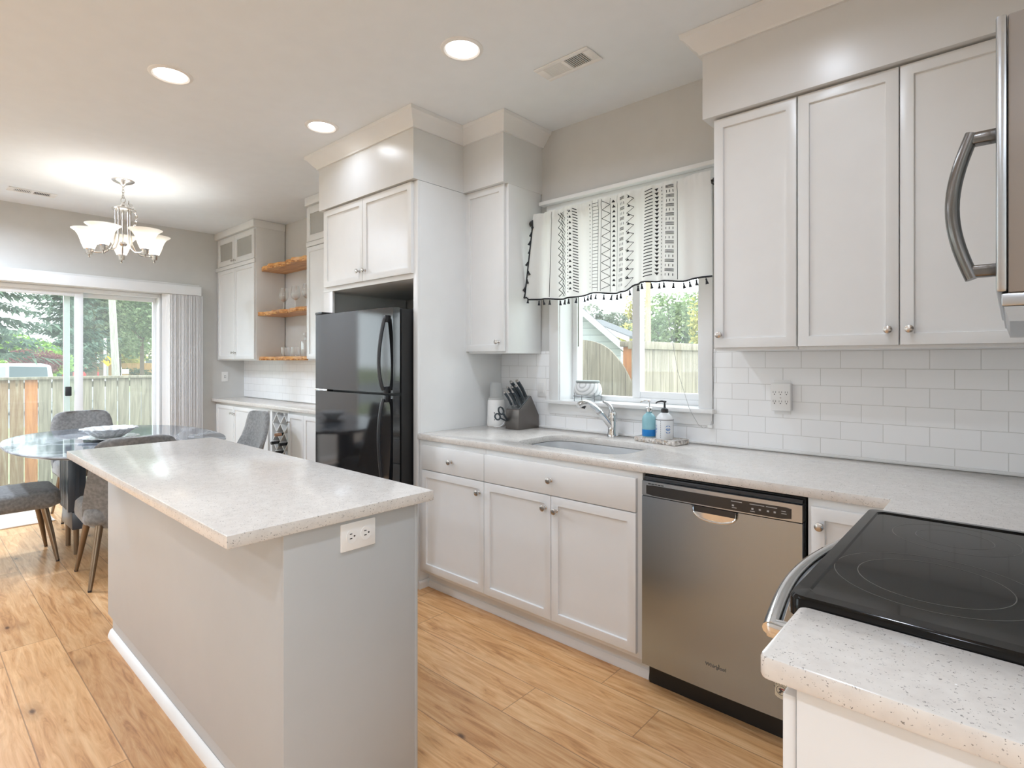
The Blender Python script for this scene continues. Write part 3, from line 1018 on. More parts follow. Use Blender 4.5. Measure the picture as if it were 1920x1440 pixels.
b = MB()
for k in range(5): b.box(-1.088 + k * 0.014, -1.077 + k * 0.014, dfy(-1.06) - 0.002, dfy(-1.06) + 0.002, 0.841, 0.8445)
b.build('vent_slots', 'slot', cp)
for (x0, x1, z) in ((-.755, -.716, .829), (-.690, -.640, .829), (-.635, -.598, .829), (-.752, -.735, .806), (-.688, -.672, .804), (-.585, -.570, .822), (-.585, -.568, .814)):
    b = MB(); b.box(x0, x1, dfy((x0 + x1) / 2) - 0.0018, dfy((x0 + x1) / 2) - 0.001, z, z + 0.0022); b.build('legend', 'ink', cp)
for (x, z) in ((-.748, .815), (-.680, .814), (-.655, .815), (-.628, .815), (-.606, .815)):
    b = MB(); b.box(x - .0035, x + .0035, dfy(x) - 0.0018, dfy(x) - 0.001, z - .003, z + .003); b.build('button', 'ink', cp)
PX = -0.815
b = MB(); n = 16
arc = [(PX - 0.082 * cos(pi * k / n), 0.790 - 0.050 * sin(pi * k / n) ** 0.6) for k in range(n + 1)]
b.prism(arc, DF - 0.0015, DF + 0.004, 'XZ')
pk = b.build('handle_pocket', 'panel_dark', dd)  # flat plate whose dark colour stands in for the shaded hollow
b = MB(); b.tube([(x, DF - 0.002, z) for x, z in arc], 0.0075, 8, flat=0.6); b.build('pocket_rim', 'chrome', pk)
b = MB(); b.prism([(PX + (x - PX) * 0.9, 0.742 + (z - 0.742) * 0.55) for x, z in arc], DF - 0.003, DF, 'XZ'); b.build('pocket_scoop', 'chrome', pk)
TM = lambda x, y, z: Matrix.Translation((x, y, z)) @ Matrix.Rotation(pi / 2, 4, 'X')
b = MB(); b.join(text_mb('Whirlpool', 0.0185, TM(-0.812, DF - 0.0005, 0.205)))
b.tube([(-0.809, DF - 0.001, 0.196), (-0.803, DF - 0.001, 0.201), (-0.799, DF - 0.001, 0.209), (-0.801, DF - 0.001, 0.217)], 0.0010, 6)
b.build('lettering', 'logo', dd)
SX, SZ = -0.585, 0.206
s = MB(); s.lathe([(0.029, 0.0), (0.029, -0.0008), (0.0, -0.0008)], (SX, dfy(SX) + 0.0002, SZ), 28, 'Y'); st = s.build('round_sticker', plain('cream_sticker', srgb(225, 214, 190), 0.5), dd)
b = MB()
for ch, a in zip('AMERICAN', (158, 132, 108, 84, 66, 44, 18, -8)):
    m4 = TM(SX + 0.0225 * cos(radians(a)), dfy(SX) - 0.0008, SZ + 0.0225 * sin(radians(a))) @ Matrix.Rotation(radians(a - 90), 4, 'Z')
    b.join(text_mb(ch, 0.010, m4, 0.0003))
b.lathe([(0.0165, 0.0), (0.0165, -0.0004), (0.0148, -0.0004), (0.0148, 0.0)], (SX, dfy(SX) - 0.0007, SZ), 24, 'Y', caps=False)
b.prism([(SX - 0.010, SZ - 0.009), (SX - 0.004, SZ - 0.002), (SX - 0.009, SZ + 0.004), (SX - 0.002, SZ + 0.009), (SX + 0.003, SZ + 0.002), (SX + 0.008, SZ - 0.003), (SX + 0.002, SZ - 0.004), (SX - 0.003, SZ - 0.011)], dfy(SX) - 0.0012, dfy(SX) - 0.0006, 'XZ')
b.mat = 1
b.box(SX - 0.002, SX + 0.013, dfy(SX) - 0.0013, dfy(SX) - 0.0007, SZ + 0.004, SZ + 0.0075)
b.build('sticker_lettering', ['logo', plain('red_stripe', srgb(170, 70, 72), 0.5)], st)

# ------------------------------------------------------------------ range
t = thing('range', 'black glass-top electric range between the two quartz counters', 'range', (0.05, 1.44, 0))
RY0, RY1, RF = 1.058, 1.824, -0.296
b = MB(); b.box(RF + 0.055, RX - 0.01, RY0 + 0.003, RY1 - 0.003, 0.02, 0.880, 0.003); b.build('body', 'black', t)
b = MB(); poly = rrect(RF, RX - 0.006, RY0, RY1, (0.004, 0.022, 0.022, 0.004), 5)
rows = [[(x, y, z) for x, y in rrect(RF - e, RX - 0.006 + e, RY0 - e, RY1 + e, (0.004, 0.022, 0.022, 0.004), 5)] for e, z in ((-0.01, 0.884), (0, 0.890), (0, 0.920), (-0.004, 0.926), (-0.026, 0.9275), (-0.030, 0.9235))]
vs = b.grid(rows, close_v=True); b.cap(vs[0])
ct = b.build('cooktop_rim', 'black_enamel', t)
b = MB(); b.prism(rrect(RF + 0.029, RX - 0.035, RY0 + 0.029, RY1 - 0.029, 0.02, 5), 0.9195, 0.9240, 'XY'); cg = b.build('glass_top', 'cooktop', t)
for (cx, cy, rs) in ((-0.110, 1.300, (0.158, 0.118)), (-0.098, 1.645, (0.118, 0.072)), (0.20, 1.29, (0.09,)), (0.20, 1.63, (0.115, 0.08))):
    b = MB()
    for r in rs:
        b.lathe([(r - 0.0007, 0.0), (r - 0.0007, 0.0003), (r + 0.0007, 0.0003), (r + 0.0007, 0.0)], (cx, cy, 0.9240), 72, caps=False)
    b.build('burner_ring', 'ring', cg)
b = MB(); b.box(RF + 0.010, RF + 0.054, RY0 + 0.012, RY1 - 0.012, 0.20, 0.845, 0.006); od = b.build('oven_door', 'steel', t)
b = MB(); b.box(RF + 0.006, RF + 0.012, RY0 + 0.12, RY1 - 0.12, 0.36, 0.70, 0.002); b.build('oven_window', 'cooktop', od)
b = MB(); b.box(RF + 0.012, RF + 0.054, RY0 + 0.012, RY1 - 0.012, 0.03, 0.19, 0.005); b.build('storage_drawer', 'steel', t)
b = MB(); n = 20
b.tube([(RF - 0.036 - 0.040 * sin(pi * k / n), RY0 + 0.035 + (RY1 - RY0 - 0.07) * k / n, 0.838) for k in range(n + 1)], 0.0165, 12, flat=0.8)
for y in (RY0 + 0.045, RY1 - 0.045):
    b.box(RF - 0.045, RF + 0.012, y - 0.016, y + 0.016, 0.822, 0.850, 0.005)
b.build('handle', 'chrome', od)

# ------------------------------------------------------------------ microwave over the range
t = thing('microwave', 'stainless over-the-range microwave with a curved bar handle', 'microwave', (0.2, 1.44, 1.4))
MF = -0.016
b = MB(); b.box(-0.003, RX - 0.004, 1.062, 1.822, 1.436, 1.835, 0.003); b.build('body', plain('grey_brown_appliance_enamel', (0.27, 0.245, 0.225, 1), 0.4), t)
b = MB(); b.box(-0.010, RX - 0.004, 1.064, 1.820, 1.417, 1.4355, 0.002); b.prism([(-0.007, 1.4165), (RX - 0.01, 1.4165), (RX - 0.02, 1.395), (-0.001, 1.395)], 1.066, 1.818, 'XZ'); b.build('vent_base', 'steel_light', t)
b = MB(); b.box(MF, -0.0035, 1.060, 1.824, 1.437, 1.836, 0.004); md = b.build('door', 'steel_light', t)
b = MB(); b.box(MF - 0.002, MF + 0.002, 1.22, 1.76, 1.48, 1.80, 0.001); b.build('door_window', 'cooktop', md)
b = MB(); n = 18
pts = [(MF - 0.022 - 0.030 * sin(pi * (0.06 + 0.88 * k / n)), 1.105, 1.464 + 0.222 * k / n) for k in range(n + 1)]
b.tube(pts, 0.0125, 14, flat=0.75)
b.box(MF - 0.028, MF + 0.004, 1.094, 1.116, 1.466, 1.484, 0.003); b.box(MF - 0.028, MF + 0.004, 1.094, 1.116, 1.668, 1.686, 0.003)
b.build('handle', steel('dark_bar_handle', (0.19, 0.18, 0.17, 1), 0.25, 2), md)

# ------------------------------------------------------------------ ceiling: can lights, registers, chandelier
def can_light(x, y, label, watts=CAN_W, spread=150):
    t = thing('recessed_light', label, 'ceiling light', (x, y, ZC), group='recessed ceiling lights')
    m = MB(); m.lathe([(0.100, 0.0), (0.098, -0.004), (0.084, -0.009), (0.075, -0.004), (0.075, 0.0)], (x, y, ZC), 32, caps=False); m.build('trim_ring', 'white_plastic', t)
    m = MB(); m.lathe([(0.0745, -0.0006), (0.0, -0.0006)], (x, y, ZC), 32, caps=False); m.build('lens', 'can_lens', t)
    l = bpy.data.lights.new('can_lamp', 'AREA'); l.shape = 'DISK'; l.size = 0.14; l.energy = watts; l.spread = radians(spread); l.color = (0.81, 0.93, 1.10)
    o = bpy.data.objects.new('can_lamp', l); COL.objects.link(o); o.parent = t; o.location = (0, 0, -0.0075)
can_light(-3.163, 0.927, 'lit round can light in the ceiling over the far end of the island', 1.8)
can_light(-1.896, 1.757, 'lit round can light in the ceiling close to the kitchen register')
can_light(-3.167, 1.757, 'lit round can light in the ceiling in front of the refrigerator soffit', 0.9, 150)
for x, y in ((-1.896, 0.927), (-0.63, 1.757), (-0.63, 0.927)):  # one matches the soffit highlight; two unseen ones are added to complete the grid
    can_light(x, y, 'lit round can light in the kitchen ceiling above the photographed part', 2.1)
for x, y, w in ((-0.63, -0.9, 7), (-2.6, -1.2, 3), (-4.6, -1.2, 4), (-5.35, 0.22, 21), (-5.85, -0.3, 27), (-2.6, -2.4, 5), (-4.6, -2.2, 8), (1.4, -0.9, 10), (-0.6, -2.4, 6), (1.4, -2.4, 9)):  # invented cans out of view, placed and powered as fill
    can_light(x, y, 'added round can light in the ceiling out of view, for fill', w, 165)


def register(name, label, cx, cy, along, dark_first):
    L, W = 0.318, 0.138
    t = thing(name, label, 'air vent', (cx, cy, ZC), 0 if along == 'X' else pi / 2, 'ceiling air registers')
    m = MB()
    for (x0, x1, y0, y1) in ((-L / 2, L / 2, -W / 2, -0.045), (-L / 2, L / 2, 0.045, W / 2), (-L / 2, -0.118, -0.045, 0.045), (0.118, L / 2, -0.045, 0.045), (-0.010, 0.010, -0.045, 0.045)):
        m.box(x0, x1, y0, y1, -0.007, -0.001, 0.0015)
    m.build('frame', 'white_plastic', t, world=False)
    m = MB(); m.box(-0.12, 0.12, -0.046, 0.046, -0.0012, -0.0004); m.build('duct_shade', 'slot', t, world=False)  # flat plate whose dark colour stands in for the shade behind the louvers
    for bank, sgn in ((0.010, 1), (-0.118, -1)):
        for k in range(10):
            x = bank + 0.0108 * (k + 0.5)
            m = MB()
            if sgn * dark_first > 0:      # open louvers: narrow edges over a dark duct
                m.prism([(x - 0.0012, -0.0062), (x + 0.0012, -0.0062), (x + 0.0022, -0.0030), (x - 0.0002, -0.0030)], -0.045, 0.045, 'XZ')
            else:                         # louvers seen on their broad side
                m.prism([(x - 0.0048, -0.0062), (x - 0.0030, -0.0066), (x + 0.0046, -0.0020), (x + 0.0030, -0.0016)], -0.045, 0.045, 'XZ')
            m.build('louver', 'white_plastic', t, world=False)
    return t
register('ceiling_vent', 'white ceiling register with open dark louvers above the sink window', -1.610, 2.193, 'X', 1)
register('ceiling_vent', 'white ceiling register near the sliding door wall, beyond the chandelier', -6.24, 0.775, 'Y', 1)

CH = (-5.303, 1.215)
t = thing('chandelier', 'five-arm satin nickel chandelier with frosted bell shades over the dining table', 'chandelier', (*CH, ZC))
b = MB(); b.lathe([(0.078, 0.0), (0.078, -0.005), (0.066, -0.016), (0.030, -0.030), (0.012, -0.042), (0.006, -0.052), (0.0, -0.052)], (*CH, ZC), 28); b.build('canopy', 'nickel', t)
b = MB()
def link_(m, c, r, h, rot):
    pts = [(c[0] + r * cos(2 * pi * k / 14) * cos(rot), c[1] + r * cos(2 * pi * k / 14) * sin(rot), c[2] + h * sin(2 * pi * k / 14)) for k in range(14)]
    rows = []
    for k in range(14):
        p = Vector(pts[k]); d = (Vector(pts[(k + 1) % 14]) - Vector(pts[k - 1])).normalized()
        s = Vector((-sin(rot), cos(rot), 0)); q = d.cross(s)
        rows.append([p + (s * cos(2 * pi * j / 6) + q * sin(2 * pi * j / 6)) * 0.0026 for j in range(6)])
    m.grid(rows, close_u=True, close_v=True)
for k in range(4): link_(b, (*CH, 2.724 - 0.022 * k), 0.008, 0.015, (k % 2) * pi / 2 + 0.3)
link_(b, (*CH, 2.632), 0.020, 0.024, 0.6)
for k in range(9): link_(b, (CH[0] + 0.030 + 0.055 * sin(k * 0.30), CH[1] + 0.03 + 0.04 * sin(k * 0.3), 2.612 - 0.024 * k), 0.008, 0.014, (k % 2) * pi / 2)
b.build('chain', 'nickel', t)
b = MB()
b.lathe([(0.006, 2.612), (0.012, 2.604), (0.016, 2.592), (0.040, 2.578), (0.068, 2.566), (0.076, 2.560), (0.076, 2.552), (0.060, 2.548), (0.0, 2.548)], (*CH, 0), 28)
b.lathe([(0.0, 2.256), (0.020, 2.262), (0.028, 2.276), (0.020, 2.292), (0.0, 2.296)], (*CH, 0), 20)
b.build('hub', 'nickel', t)
for k in range(5):
    a = radians(-13 + 36 + 72 * k + 3)
    ux, uy = cos(a), sin(a)
    P = lambda r, z: (CH[0] + ux * r, CH[1] + uy * r, z)
    b = MB()
    b.tube([P(0.052, 2.552), P(0.052, 2.45), P(0.054, 2.36), P(0.062, 2.29), P(0.085, 2.235), P(0.125, 2.205), P(0.17, 2.200), P(0.212, 2.206)], 0.0062, 10)
    arm = b.build('arm', 'nickel', t)
    b = MB(); b.lathe([(0.0, -0.062), (0.007, -0.060), (0.009, -0.052), (0.005, -0.044), (0.010, -0.038), (0.022, -0.034), (0.024, 0.0), (0.030, 0.006), (0.030, 0.012), (0.0, 0.012)], P(0.228, 2.218), 20)
    b.build('socket_cup', 'nickel', arm)
    b = MB()
    b.lathe([(0.034, 0.0), (0.040, 0.012), (0.052, 0.042), (0.062, 0.078), (0.074, 0.108), (0.092, 0.134), (0.116, 0.150), (0.119, 0.153), (0.114, 0.1535), (0.090, 0.138), (0.071, 0.112), (0.059, 0.080), (0.049, 0.044), (0.036, 0.014)], P(0.228, 2.226), 28, caps=False)
    b.build('shade', 'shade', arm)
    l = bpy.data.lights.new('bulb', 'POINT'); l.energy = BULB_W; l.color = (1.0, 0.955, 0.90); l.shadow_soft_size = 0.036
    o = bpy.data.objects.new('bulb', l); COL.objects.link(o); o.location = P(0.228, 2.300)

# ------------------------------------------------------------------ bar: cabinets, shelves, worktop
BW = WY - 0.0085
g = 'white cabinets of the dining bar'
def glazed_door(parent, x0, x1, z0, z1, y, kx):
    m = MB()
    for (a0, a1, c0, c1) in ((x0, x0 + .057, z0, z1), (x1 - .057, x1, z0, z1), (x0 + .057, x1 - .057, z0, z0 + .057), (x0 + .057, x1 - .057, z1 - .057, z1)):
        m.box(a0, a1, y, y + 0.019, c0, c1, 0.0015)
    d = m.build('glazed_door', 'cabinet', parent)
    p = MB(); p.box(x0 + .05, x1 - .05, y + 0.008, y + 0.012, z0 + .05, z1 - .05); p.build('glass', 'frost_pane', d)
    if kx: knob(d, kx, y, z0 + 0.03, s=0.8)
def bar_upper(label, x0, x1, split):
    c = thing('bar_wall_cabinet', label, 'cabinet', ((x0 + x1) / 2, 2.62, 1.345), group=g)
    m = MB(); m.box(x0, x1, 2.461, BW, 1.345, ZC - 0.003, 0.001); m.box(x0, x1, 2.441, 2.461, 2.352, 2.392, 0.001); m.build('body', 'cabinet', c)
    m = MB(); m.box(x0 - (0 if x0 < -6.7 else 0.0), x1 + 0.012, 2.428, BW, ZC - 0.075, ZC - 0.002, 0.002); m.build('frieze', 'trim', c)
    for (a0, a1, kx) in split:
        glazed_door(c, a0, a1, 2.396, 2.698, 2.441, kx)
        d = shaker(a0, a1, 1.358, 2.346, 2.441).build('door', 'cabinet', c); knob(d, kx, 2.441, 1.43, s=0.85)
bar_upper('tall white bar wall cabinet with small glass doors against the dining wall', LX + 0.002, -5.745, [(-6.70, -6.245, -6.275), (-6.241, -5.752, -6.211)])
bar_upper('tall white bar wall cabinet with glass top, half hidden by the refrigerator', -4.672, -3.668, [(-4.662, -4.170, -4.20), (-4.166, -3.674, -4.136)])

def live_shelf(z, th, label, seed):
    rr = random.Random(seed)
    t = thing('floating_shelf', label, 'shelf', (-5.2, 2.62, z), group='live edge wooden shelves')
    m = MB(); n = 44; rows = []; ph = rr.random() * 6
    e = []
    for k in range(n + 1):
        x = -5.7435 + (1.070) * k / n
        w = 0.016 * sin(k * 0.33 + ph) + 0.010 * sin(k * 0.9 + 2 * ph) + rr.uniform(-0.004, 0.004)
        e.append((x, 2.492 + w))
    m.prism(e + [(-4.6735, BW), (-5.7435, BW)], z, z + th, 'XY')
    m.build('slab', 'live_edge', t)
    m = MB()
    for k in range(n + 1):
        x, y = e[k]; j = rr.uniform(-0.004, 0.004)
        rows.append([(x, y + 0.0, z - 0.0003), (x, y - 0.004 + j, z + th * 0.25), (x, y + 0.004 + j, z + th * 0.6), (x, y + 0.016, z + th + 0.001), (x, y + 0.034, z + th + 0.0012)])
    m.grid(rows); m.build('bark_edge', 'bark_edge', t)
live_shelf(2.262, 0.044, 'highest live edge wooden shelf, empty, between the bar wall cabinets', 1)
live_shelf(1.802, 0.038, 'middle live edge wooden shelf holding the stemmed glasses', 2)
live_shelf(1.346, 0.036, 'lowest live edge wooden shelf holding tumblers and a decanter', 5)

t0 = None
for k, x in enumerate((-5.47, -5.225, -5.0)):
    lab = ('balloon wine glass on the middle shelf, closest to the dining wall', 'balloon wine glass standing second on the middle shelf', 'balloon wine glass on the middle shelf, partly behind the bar cabinet edge')[k]
    if t0 is None:
        t0 = thing('wine_glass', lab, 'wine glass', (x, 2.62, 1.8415), group='wine glasses on the middle shelf')
        b = MB(); b.lathe([(0.0, 0.001), (0.036, 0.0), (0.036, 0.002), (0.010, 0.006), (0.0045, 0.014), (0.004, 0.09), (0.006, 0.096), (0.0, 0.098)], (0, 0, 0), 20, caps=False); b.build('stem', 'wine_glass', t0, world=False)
        b = MB(); b.lathe([(0.004, 0.095), (0.020, 0.102), (0.038, 0.122), (0.046, 0.148), (0.045, 0.175), (0.040, 0.205), (0.034, 0.235), (0.033, 0.235), (0.039, 0.205), (0.044, 0.175), (0.045, 0.148), (0.037, 0.123), (0.019, 0.104), (0.0, 0.099)], (0, 0, 0), 24, caps=False); b.build('bowl', 'wine_glass', t0, world=False)
    else:
        dup(t0, (x, 2.62, 1.8415), label=lab)
g0 = None
for k, x in enumerate((-5.46, -5.25)):
    lab = ('clear tumbler on the lowest wooden shelf, farther from the decanter', 'clear tumbler on the lowest wooden shelf, next to the decanter')[k]
    b = MB(); b.lathe([(0.0, 0.001), (0.036, 0.0), (0.040, 0.008), (0.042, 0.092), (0.040, 0.092), (0.038, 0.014), (0.0, 0.012)], (0, 0, 0), 24, caps=False)
    if g0 is None:
        g0 = b.build('tumbler', 'wine_glass'); g0.location = (x, 2.63, 1.3835); tag(g0, lab, 'glass', 'tumblers on the lowest shelf')
    else:
        b.bm.free(); o = g0.copy(); COL.objects.link(o); o.location = (x, 2.63, 1.3835); o['label'] = lab
t = thing('decanter', 'square clear glass decanter with stopper on the lowest wooden shelf', 'decanter', (-5.035, 2.63, 1.3835))
b = MB(); b.box(-5.08, -4.99, 2.585, 2.675, 1.3837, 1.535, 0.008); b.lathe([(0.016, 1.535), (0.015, 1.565), (0.022, 1.570), (0.022, 1.574), (0.0, 1.574)], (-5.035, 2.63, 0), 20); b.build('bottle', 'wine_glass', t)
b = MB(); b.box(-5.058, -5.012, 2.607, 2.653, 1.5745, 1.612, 0.010); b.build('stopper', 'wine_glass', t)

# bar base cabinets
o = slab([(LX + 0.001, 2.400), (-3.663, 2.400), (-3.663, BW), (LX + 0.001, BW)], None, ZT - 0.034, ZT, 0.002).build('bar_countertop', 'quartz')
tag(o, 'long white quartz worktop of the dining bar below the wooden shelves', 'countertop')
def bar_base(label, x0, x1, doors):
    c = thing('bar_base_cabinet', label, 'cabinet', ((x0 + x1) / 2, 2.6, 0), group=g)
    m = MB(); m.box(x0, x1, 2.447, BW, 0.1, ZT - 0.035, 0.001); m.box(x0, x1, 2.49, BW, 0, 0.1); m.build('body', 'cabinet', c)
    for (a0, a1, kx) in doors:
        d = shaker(a0, a1, 0.12, 0.850, 2.427).build('door', 'cabinet', c); knob(d, kx, 2.427, 0.775, s=0.9)
bar_base('white bar base cabinet with three doors against the dining wall', LX + 0.002, -5.372, [(-6.72, -6.24, -6.27), (-6.236, -5.762, -6.206), (-5.758, -5.405, -5.44)])
bar_base('white bar base cabinet between the wine rack and the refrigerator', -4.998, -3.668, [(-4.985, -4.695, -4.955), (-4.691, -4.18, -4.21), (-4.176, -3.675, -4.146)])
t = thing('wine_rack', 'white lattice wine rack cabinet in the dining bar', 'wine rack', (-5.185, 2.6, 0), group=None)
b = MB()
WX_0, WX_1, WZ_0, WZ_1 = -5.370, -5.000, 0.10, ZT - 0.035
b.box(WX_0, WX_0 + 0.03, 2.440, BW, WZ_0, WZ_1, 0.001); b.box(WX_1 - 0.018, WX_1, 2.440, BW, WZ_0, WZ_1, 0.001)
b.box(WX_0 + .03, WX_1 - .018, 2.440, BW, WZ_0, WZ_0 + 0.03); b.box(WX_0 + .03, WX_1 - .018, 2.440, BW, WZ_1 - 0.03, WZ_1); b.box(WX_0, WX_1, BW - 0.012, BW - 0.001, WZ_0, WZ_1)
b.box(WX_0, WX_1, 2.49, BW, 0, WZ_0)
b.build('body', 'cabinet', t)
m = MB(); x0, x1, z0, z1 = WX_0 + 0.032, WX_1 - 0.020, WZ_0 + 0.032, WZ_1 - 0.032
hw, hz = (x1 - x0) / 4, 0.085
for s in (1, -1):
    for k in range(-5, 9):
        # strips of a diamond lattice clipped to the opening
        pts = []
        for q in range(0, 81):
            x = x0 + (x1 - x0) * q / 80
            z = z1 - 0.02 - hz - k * 2 * hz + s * (x - x0) / hw * hz - (0 if s < 0 else 4 * hz)
            if z0 <= z <= z1: pts.append((x, z))
        if len(pts) > 3:
            (xa, za), (xb, zb) = pts[0], pts[-1]
            d = Vector((xb - xa, zb - za)); nn = Vector((-d.y, d.x)).normalized() * 0.005
            m.prism([(xa + nn.x, za + nn.y), (xb + nn.x, zb + nn.y), (xb - nn.x, zb - nn.y), (xa - nn.x, za - nn.y)], 2.446, 2.72 - 0.002 * (s > 0), 'XZ')
m.build('lattice', 'cabinet', t)
bt = None
zt = z1 - 0.02
cells = [(x0 + hw * 3, zt - hz * 3), (x0 + hw * 1, zt - hz * 3), (x0 + hw * 2, zt - hz * 4), (x0 + hw * 3, zt - hz * 5), (x0 + hw * 2, zt - hz * 2)]
labs = ['dark capped wine bottle in the rack, high at the edge nearest the refrigerator', 'dark capped wine bottle in the rack column nearest the dining wall', 'dark capped wine bottle in the middle column of the wine rack', 'dark capped wine bottle lying lowest in the rack', 'pale capped wine bottle lying above the dark ones in the rack']
MBOT = plain('dark_bottle_glass', (0.02, 0.024, 0.022, 1), 0.12); MCAP = plain('foil_capsule', (0.03, 0.03, 0.033, 1), 0.35)
MCAP2 = plain('blush_capsule', srgb(205, 160, 130), 0.35)
for k, (x, z) in enumerate(cells):
    if bt is None or k == 4:
        t = thing('wine_bottle', labs[k], 'bottle', (x, 2.405, z - 0.020), group='wine bottles in the rack')
        m = MB(); m.lathe([(0.014, -0.006), (0.014, 0.06), (0.020, 0.085), (0.036, 0.12), (0.0375, 0.13), (0.0375, 0.275), (0.0, 0.275)], (0, 0, 0), 20, 'Y'); m.build('glass', MBOT, t, world=False)
        m = MB(); m.lathe([(0.0, -0.012), (0.0145, -0.012), (0.0155, -0.004), (0.0148, 0.05), (0.0145, 0.05)], (0, 0, 0), 16, 'Y', caps=False); m.build('capsule', MCAP2 if k == 4 else MCAP, t, world=False)
        bt = bt or t
    else:
        dup(bt, (x, 2.405, z - 0.020), label=labs[k])

# ------------------------------------------------------------------ switch plates and sockets on the walls
def plate(label, x0, x1, z0, z1, y, kind):
    t = thing('switch_plate' if kind == 'switch' else 'power_outlet', label, 'switch' if kind == 'switch' else 'outlet', ((x0 + x1) / 2, y, (z0 + z1) / 2))
    m = MB(); m.box(x0, x1, y - 0.006, y, z0, z1, 0.0025); m.build('plate', 'white_plastic', t)
    xc, zc = (x0 + x1) / 2, (z0 + z1) / 2
    m = MB(); m.box(xc - 0.0165, xc + 0.0165, y - 0.009, y - 0.005, zc - 0.033, zc + 0.033, 0.002); m.build('rocker', 'white_plastic', t)
plate('white switch plate on the tile between the wall cabinet and the sink window', -2.262, -2.192, 1.112, 1.226, WY - 0.008, 'switch')
t = thing('switch_plate', 'white switch plate on the grey dining wall above the bar worktop', 'switch', (LX, 2.545, 1.157))
b = MB(); b.box(LX, LX + 0.006, 2.508, 2.582, 1.100, 1.214, 0.0025); b.build('plate', 'white_plastic', t)
b = MB(); b.box(LX + 0.005, LX + 0.013, 2.540, 2.550, 1.145, 1.169, 0.002); b.build('toggle', 'white_plastic', t)
b = MB(); b.box(LX + 0.0055, LX + 0.0065, 2.536, 2.554, 1.140, 1.174); b.build('toggle_slot', plain('grey_slot', srgb(150, 150, 150), 0.5), t)

t = thing('outlet_adapter', 'white six-way outlet adapter plugged in on the tile beside the window', 'outlet', (-0.785, WY - 0.02, 1.17))
b = MB(); b.box(-0.833, -0.747, WY - 0.042, WY - 0.009, 1.108, 1.236, 0.004); b.build('housing', 'white_plastic', t)
b = MB(); b.box(-0.826, -0.754, WY - 0.010, WY - 0.008, 1.090, 1.250, 0.001); b.build('wall_plate', 'white_plastic', t)
for r in range(2):
    for q in range(3):
        cx, cz = -0.790 + (q - 1) * 0.026, 1.190 - r * 0.042
        b = MB(); y0, y1 = WY - 0.0426, WY - 0.0416
        b.box(cx - .006, cx - .0044, y0, y1, cz, cz + .008); b.box(cx + .0044, cx + .006, y0, y1, cz, cz + .008)
        b.prism([(cx + .0026 * cos(radians(45 * k)), cz - .006 + .0026 * sin(radians(45 * k))) for k in range(8)], y0, y1, 'XZ')
        b.build('socket', 'slot', t)
b = MB(); b.lathe([(0.003, 0), (0.003, -0.001), (0, -0.001)], (-0.790, WY - 0.042, 1.168), 10, 'Y'); b.build('screw', 'nickel', t)

# ------------------------------------------------------------------ on the worktop by the sink
t = thing('personal_blender', 'white countertop blender with upturned cloudy cup in the worktop corner', 'blender', (-2.505, 2.625, ZT + 0.0005))
b = MB(); b.lathe([(0.0, 0.0), (0.056, 0.0), (0.060, 0.006), (0.060, 0.02), (0.055, 0.165), (0.050, 0.172), (0.0, 0.172)], (0, 0, 0), 32); b.build('motor_base', 'white_plastic', t, world=False)
b = MB(); b.lathe([(0.0, 0.1725), (0.050, 0.1725), (0.051, 0.180), (0.048, 0.186), (0.0, 0.186)], (0, 0, 0), 32); b.build('collar', plain('grey_collar', srgb(190, 190, 188), 0.4), t, world=False)
b = MB(); b.lathe([(0.044, 0.1865), (0.038, 0.278), (0.034, 0.284), (0.0, 0.284)], (0, 0, 0), 32, caps=False); b.build('cup', translucent('cloudy_cup', srgb(226, 228, 228), 0.5), t, world=False)
b = MB()
for k in range(3): b.lathe([(0.004, 0.0), (0.004, -0.002), (0.0, -0.002)], (0.032 , -0.048, 0.045 + 0.022 * k), 10, 'Y')
b.build('buttons', 'slot', t, world=False)
b = MB(); b.tube([(0.050, 0.02, 0.02), (0.075, 0.00, 0.030), (0.092, -0.03, 0.018), (0.088, -0.055, 0.007), (0.062, -0.070, 0.005), (0.045, -0.066, 0.005)], 0.0038, 8); b.build('cord', 'white_plastic', t, world=False)

KB = (-2.296, 2.655)
t = thing('knife_block', 'dark pewter grey knife block beside the blender', 'knife block', (KB[0], KB[1], ZT))
b = MB(); b.prism([(2.548, ZT + 0.0005), (2.745, ZT + 0.0005), (2.745, ZT + 0.080), (2.668, ZT + 0.206), (2.552, ZT + 0.122)], -2.352, -2.240, 'YZ', 0.004); b.build('block', 'pewter', t)
b = MB(); b.prism([(2.558, ZT + 0.1265), (2.664, ZT + 0.2035), (2.6625, ZT + 0.2065), (2.5565, ZT + 0.1295)], -2.345, -2.247, 'YZ'); b.build('slot_plate', 'steel_light', t)
sl = Vector((0, 0.106, 0.077)).normalized(); nrm = Vector((0, -sl.z, sl.y))
def knife(label, x, s, L, w):
    o0 = Vector((x, 2.5575, ZT + 0.1300)) + sl * s + nrm * 0.002
    t = thing('kitchen_knife', label, 'knife', tuple(o0), group='knives standing in the block')
    m = MB()
    pts = [o0 + nrm * (L * q) + sl * (0.004 * sin(pi * q)) + Vector((0, -0.010 * q * q, 0.004 * q)) for q in (0.0, 0.08, 0.3, 0.55, 0.8, 0.95, 1.0)]
    m.tube(pts, [w * .8, w, w * .92, w * 1.02, w * 1.05, w * 1.0, w * .72], 10, flat=0.62); m.build('grip', 'knife_grip', t)
    m = MB(); e = pts[-1]; d = (pts[-1] - pts[-2]).normalized(); m.tube([e - d * 0.006, e + d * 0.0035], [w * 1.0, w * .74], 10, flat=0.66); m.build('end_cap', 'nickel', t)
    m = MB(); m.tube([o0 - nrm * 0.006, o0 + nrm * 0.010], [w * .7, w * .85], 8, flat=0.55); m.build('bolster', 'nickel', t)
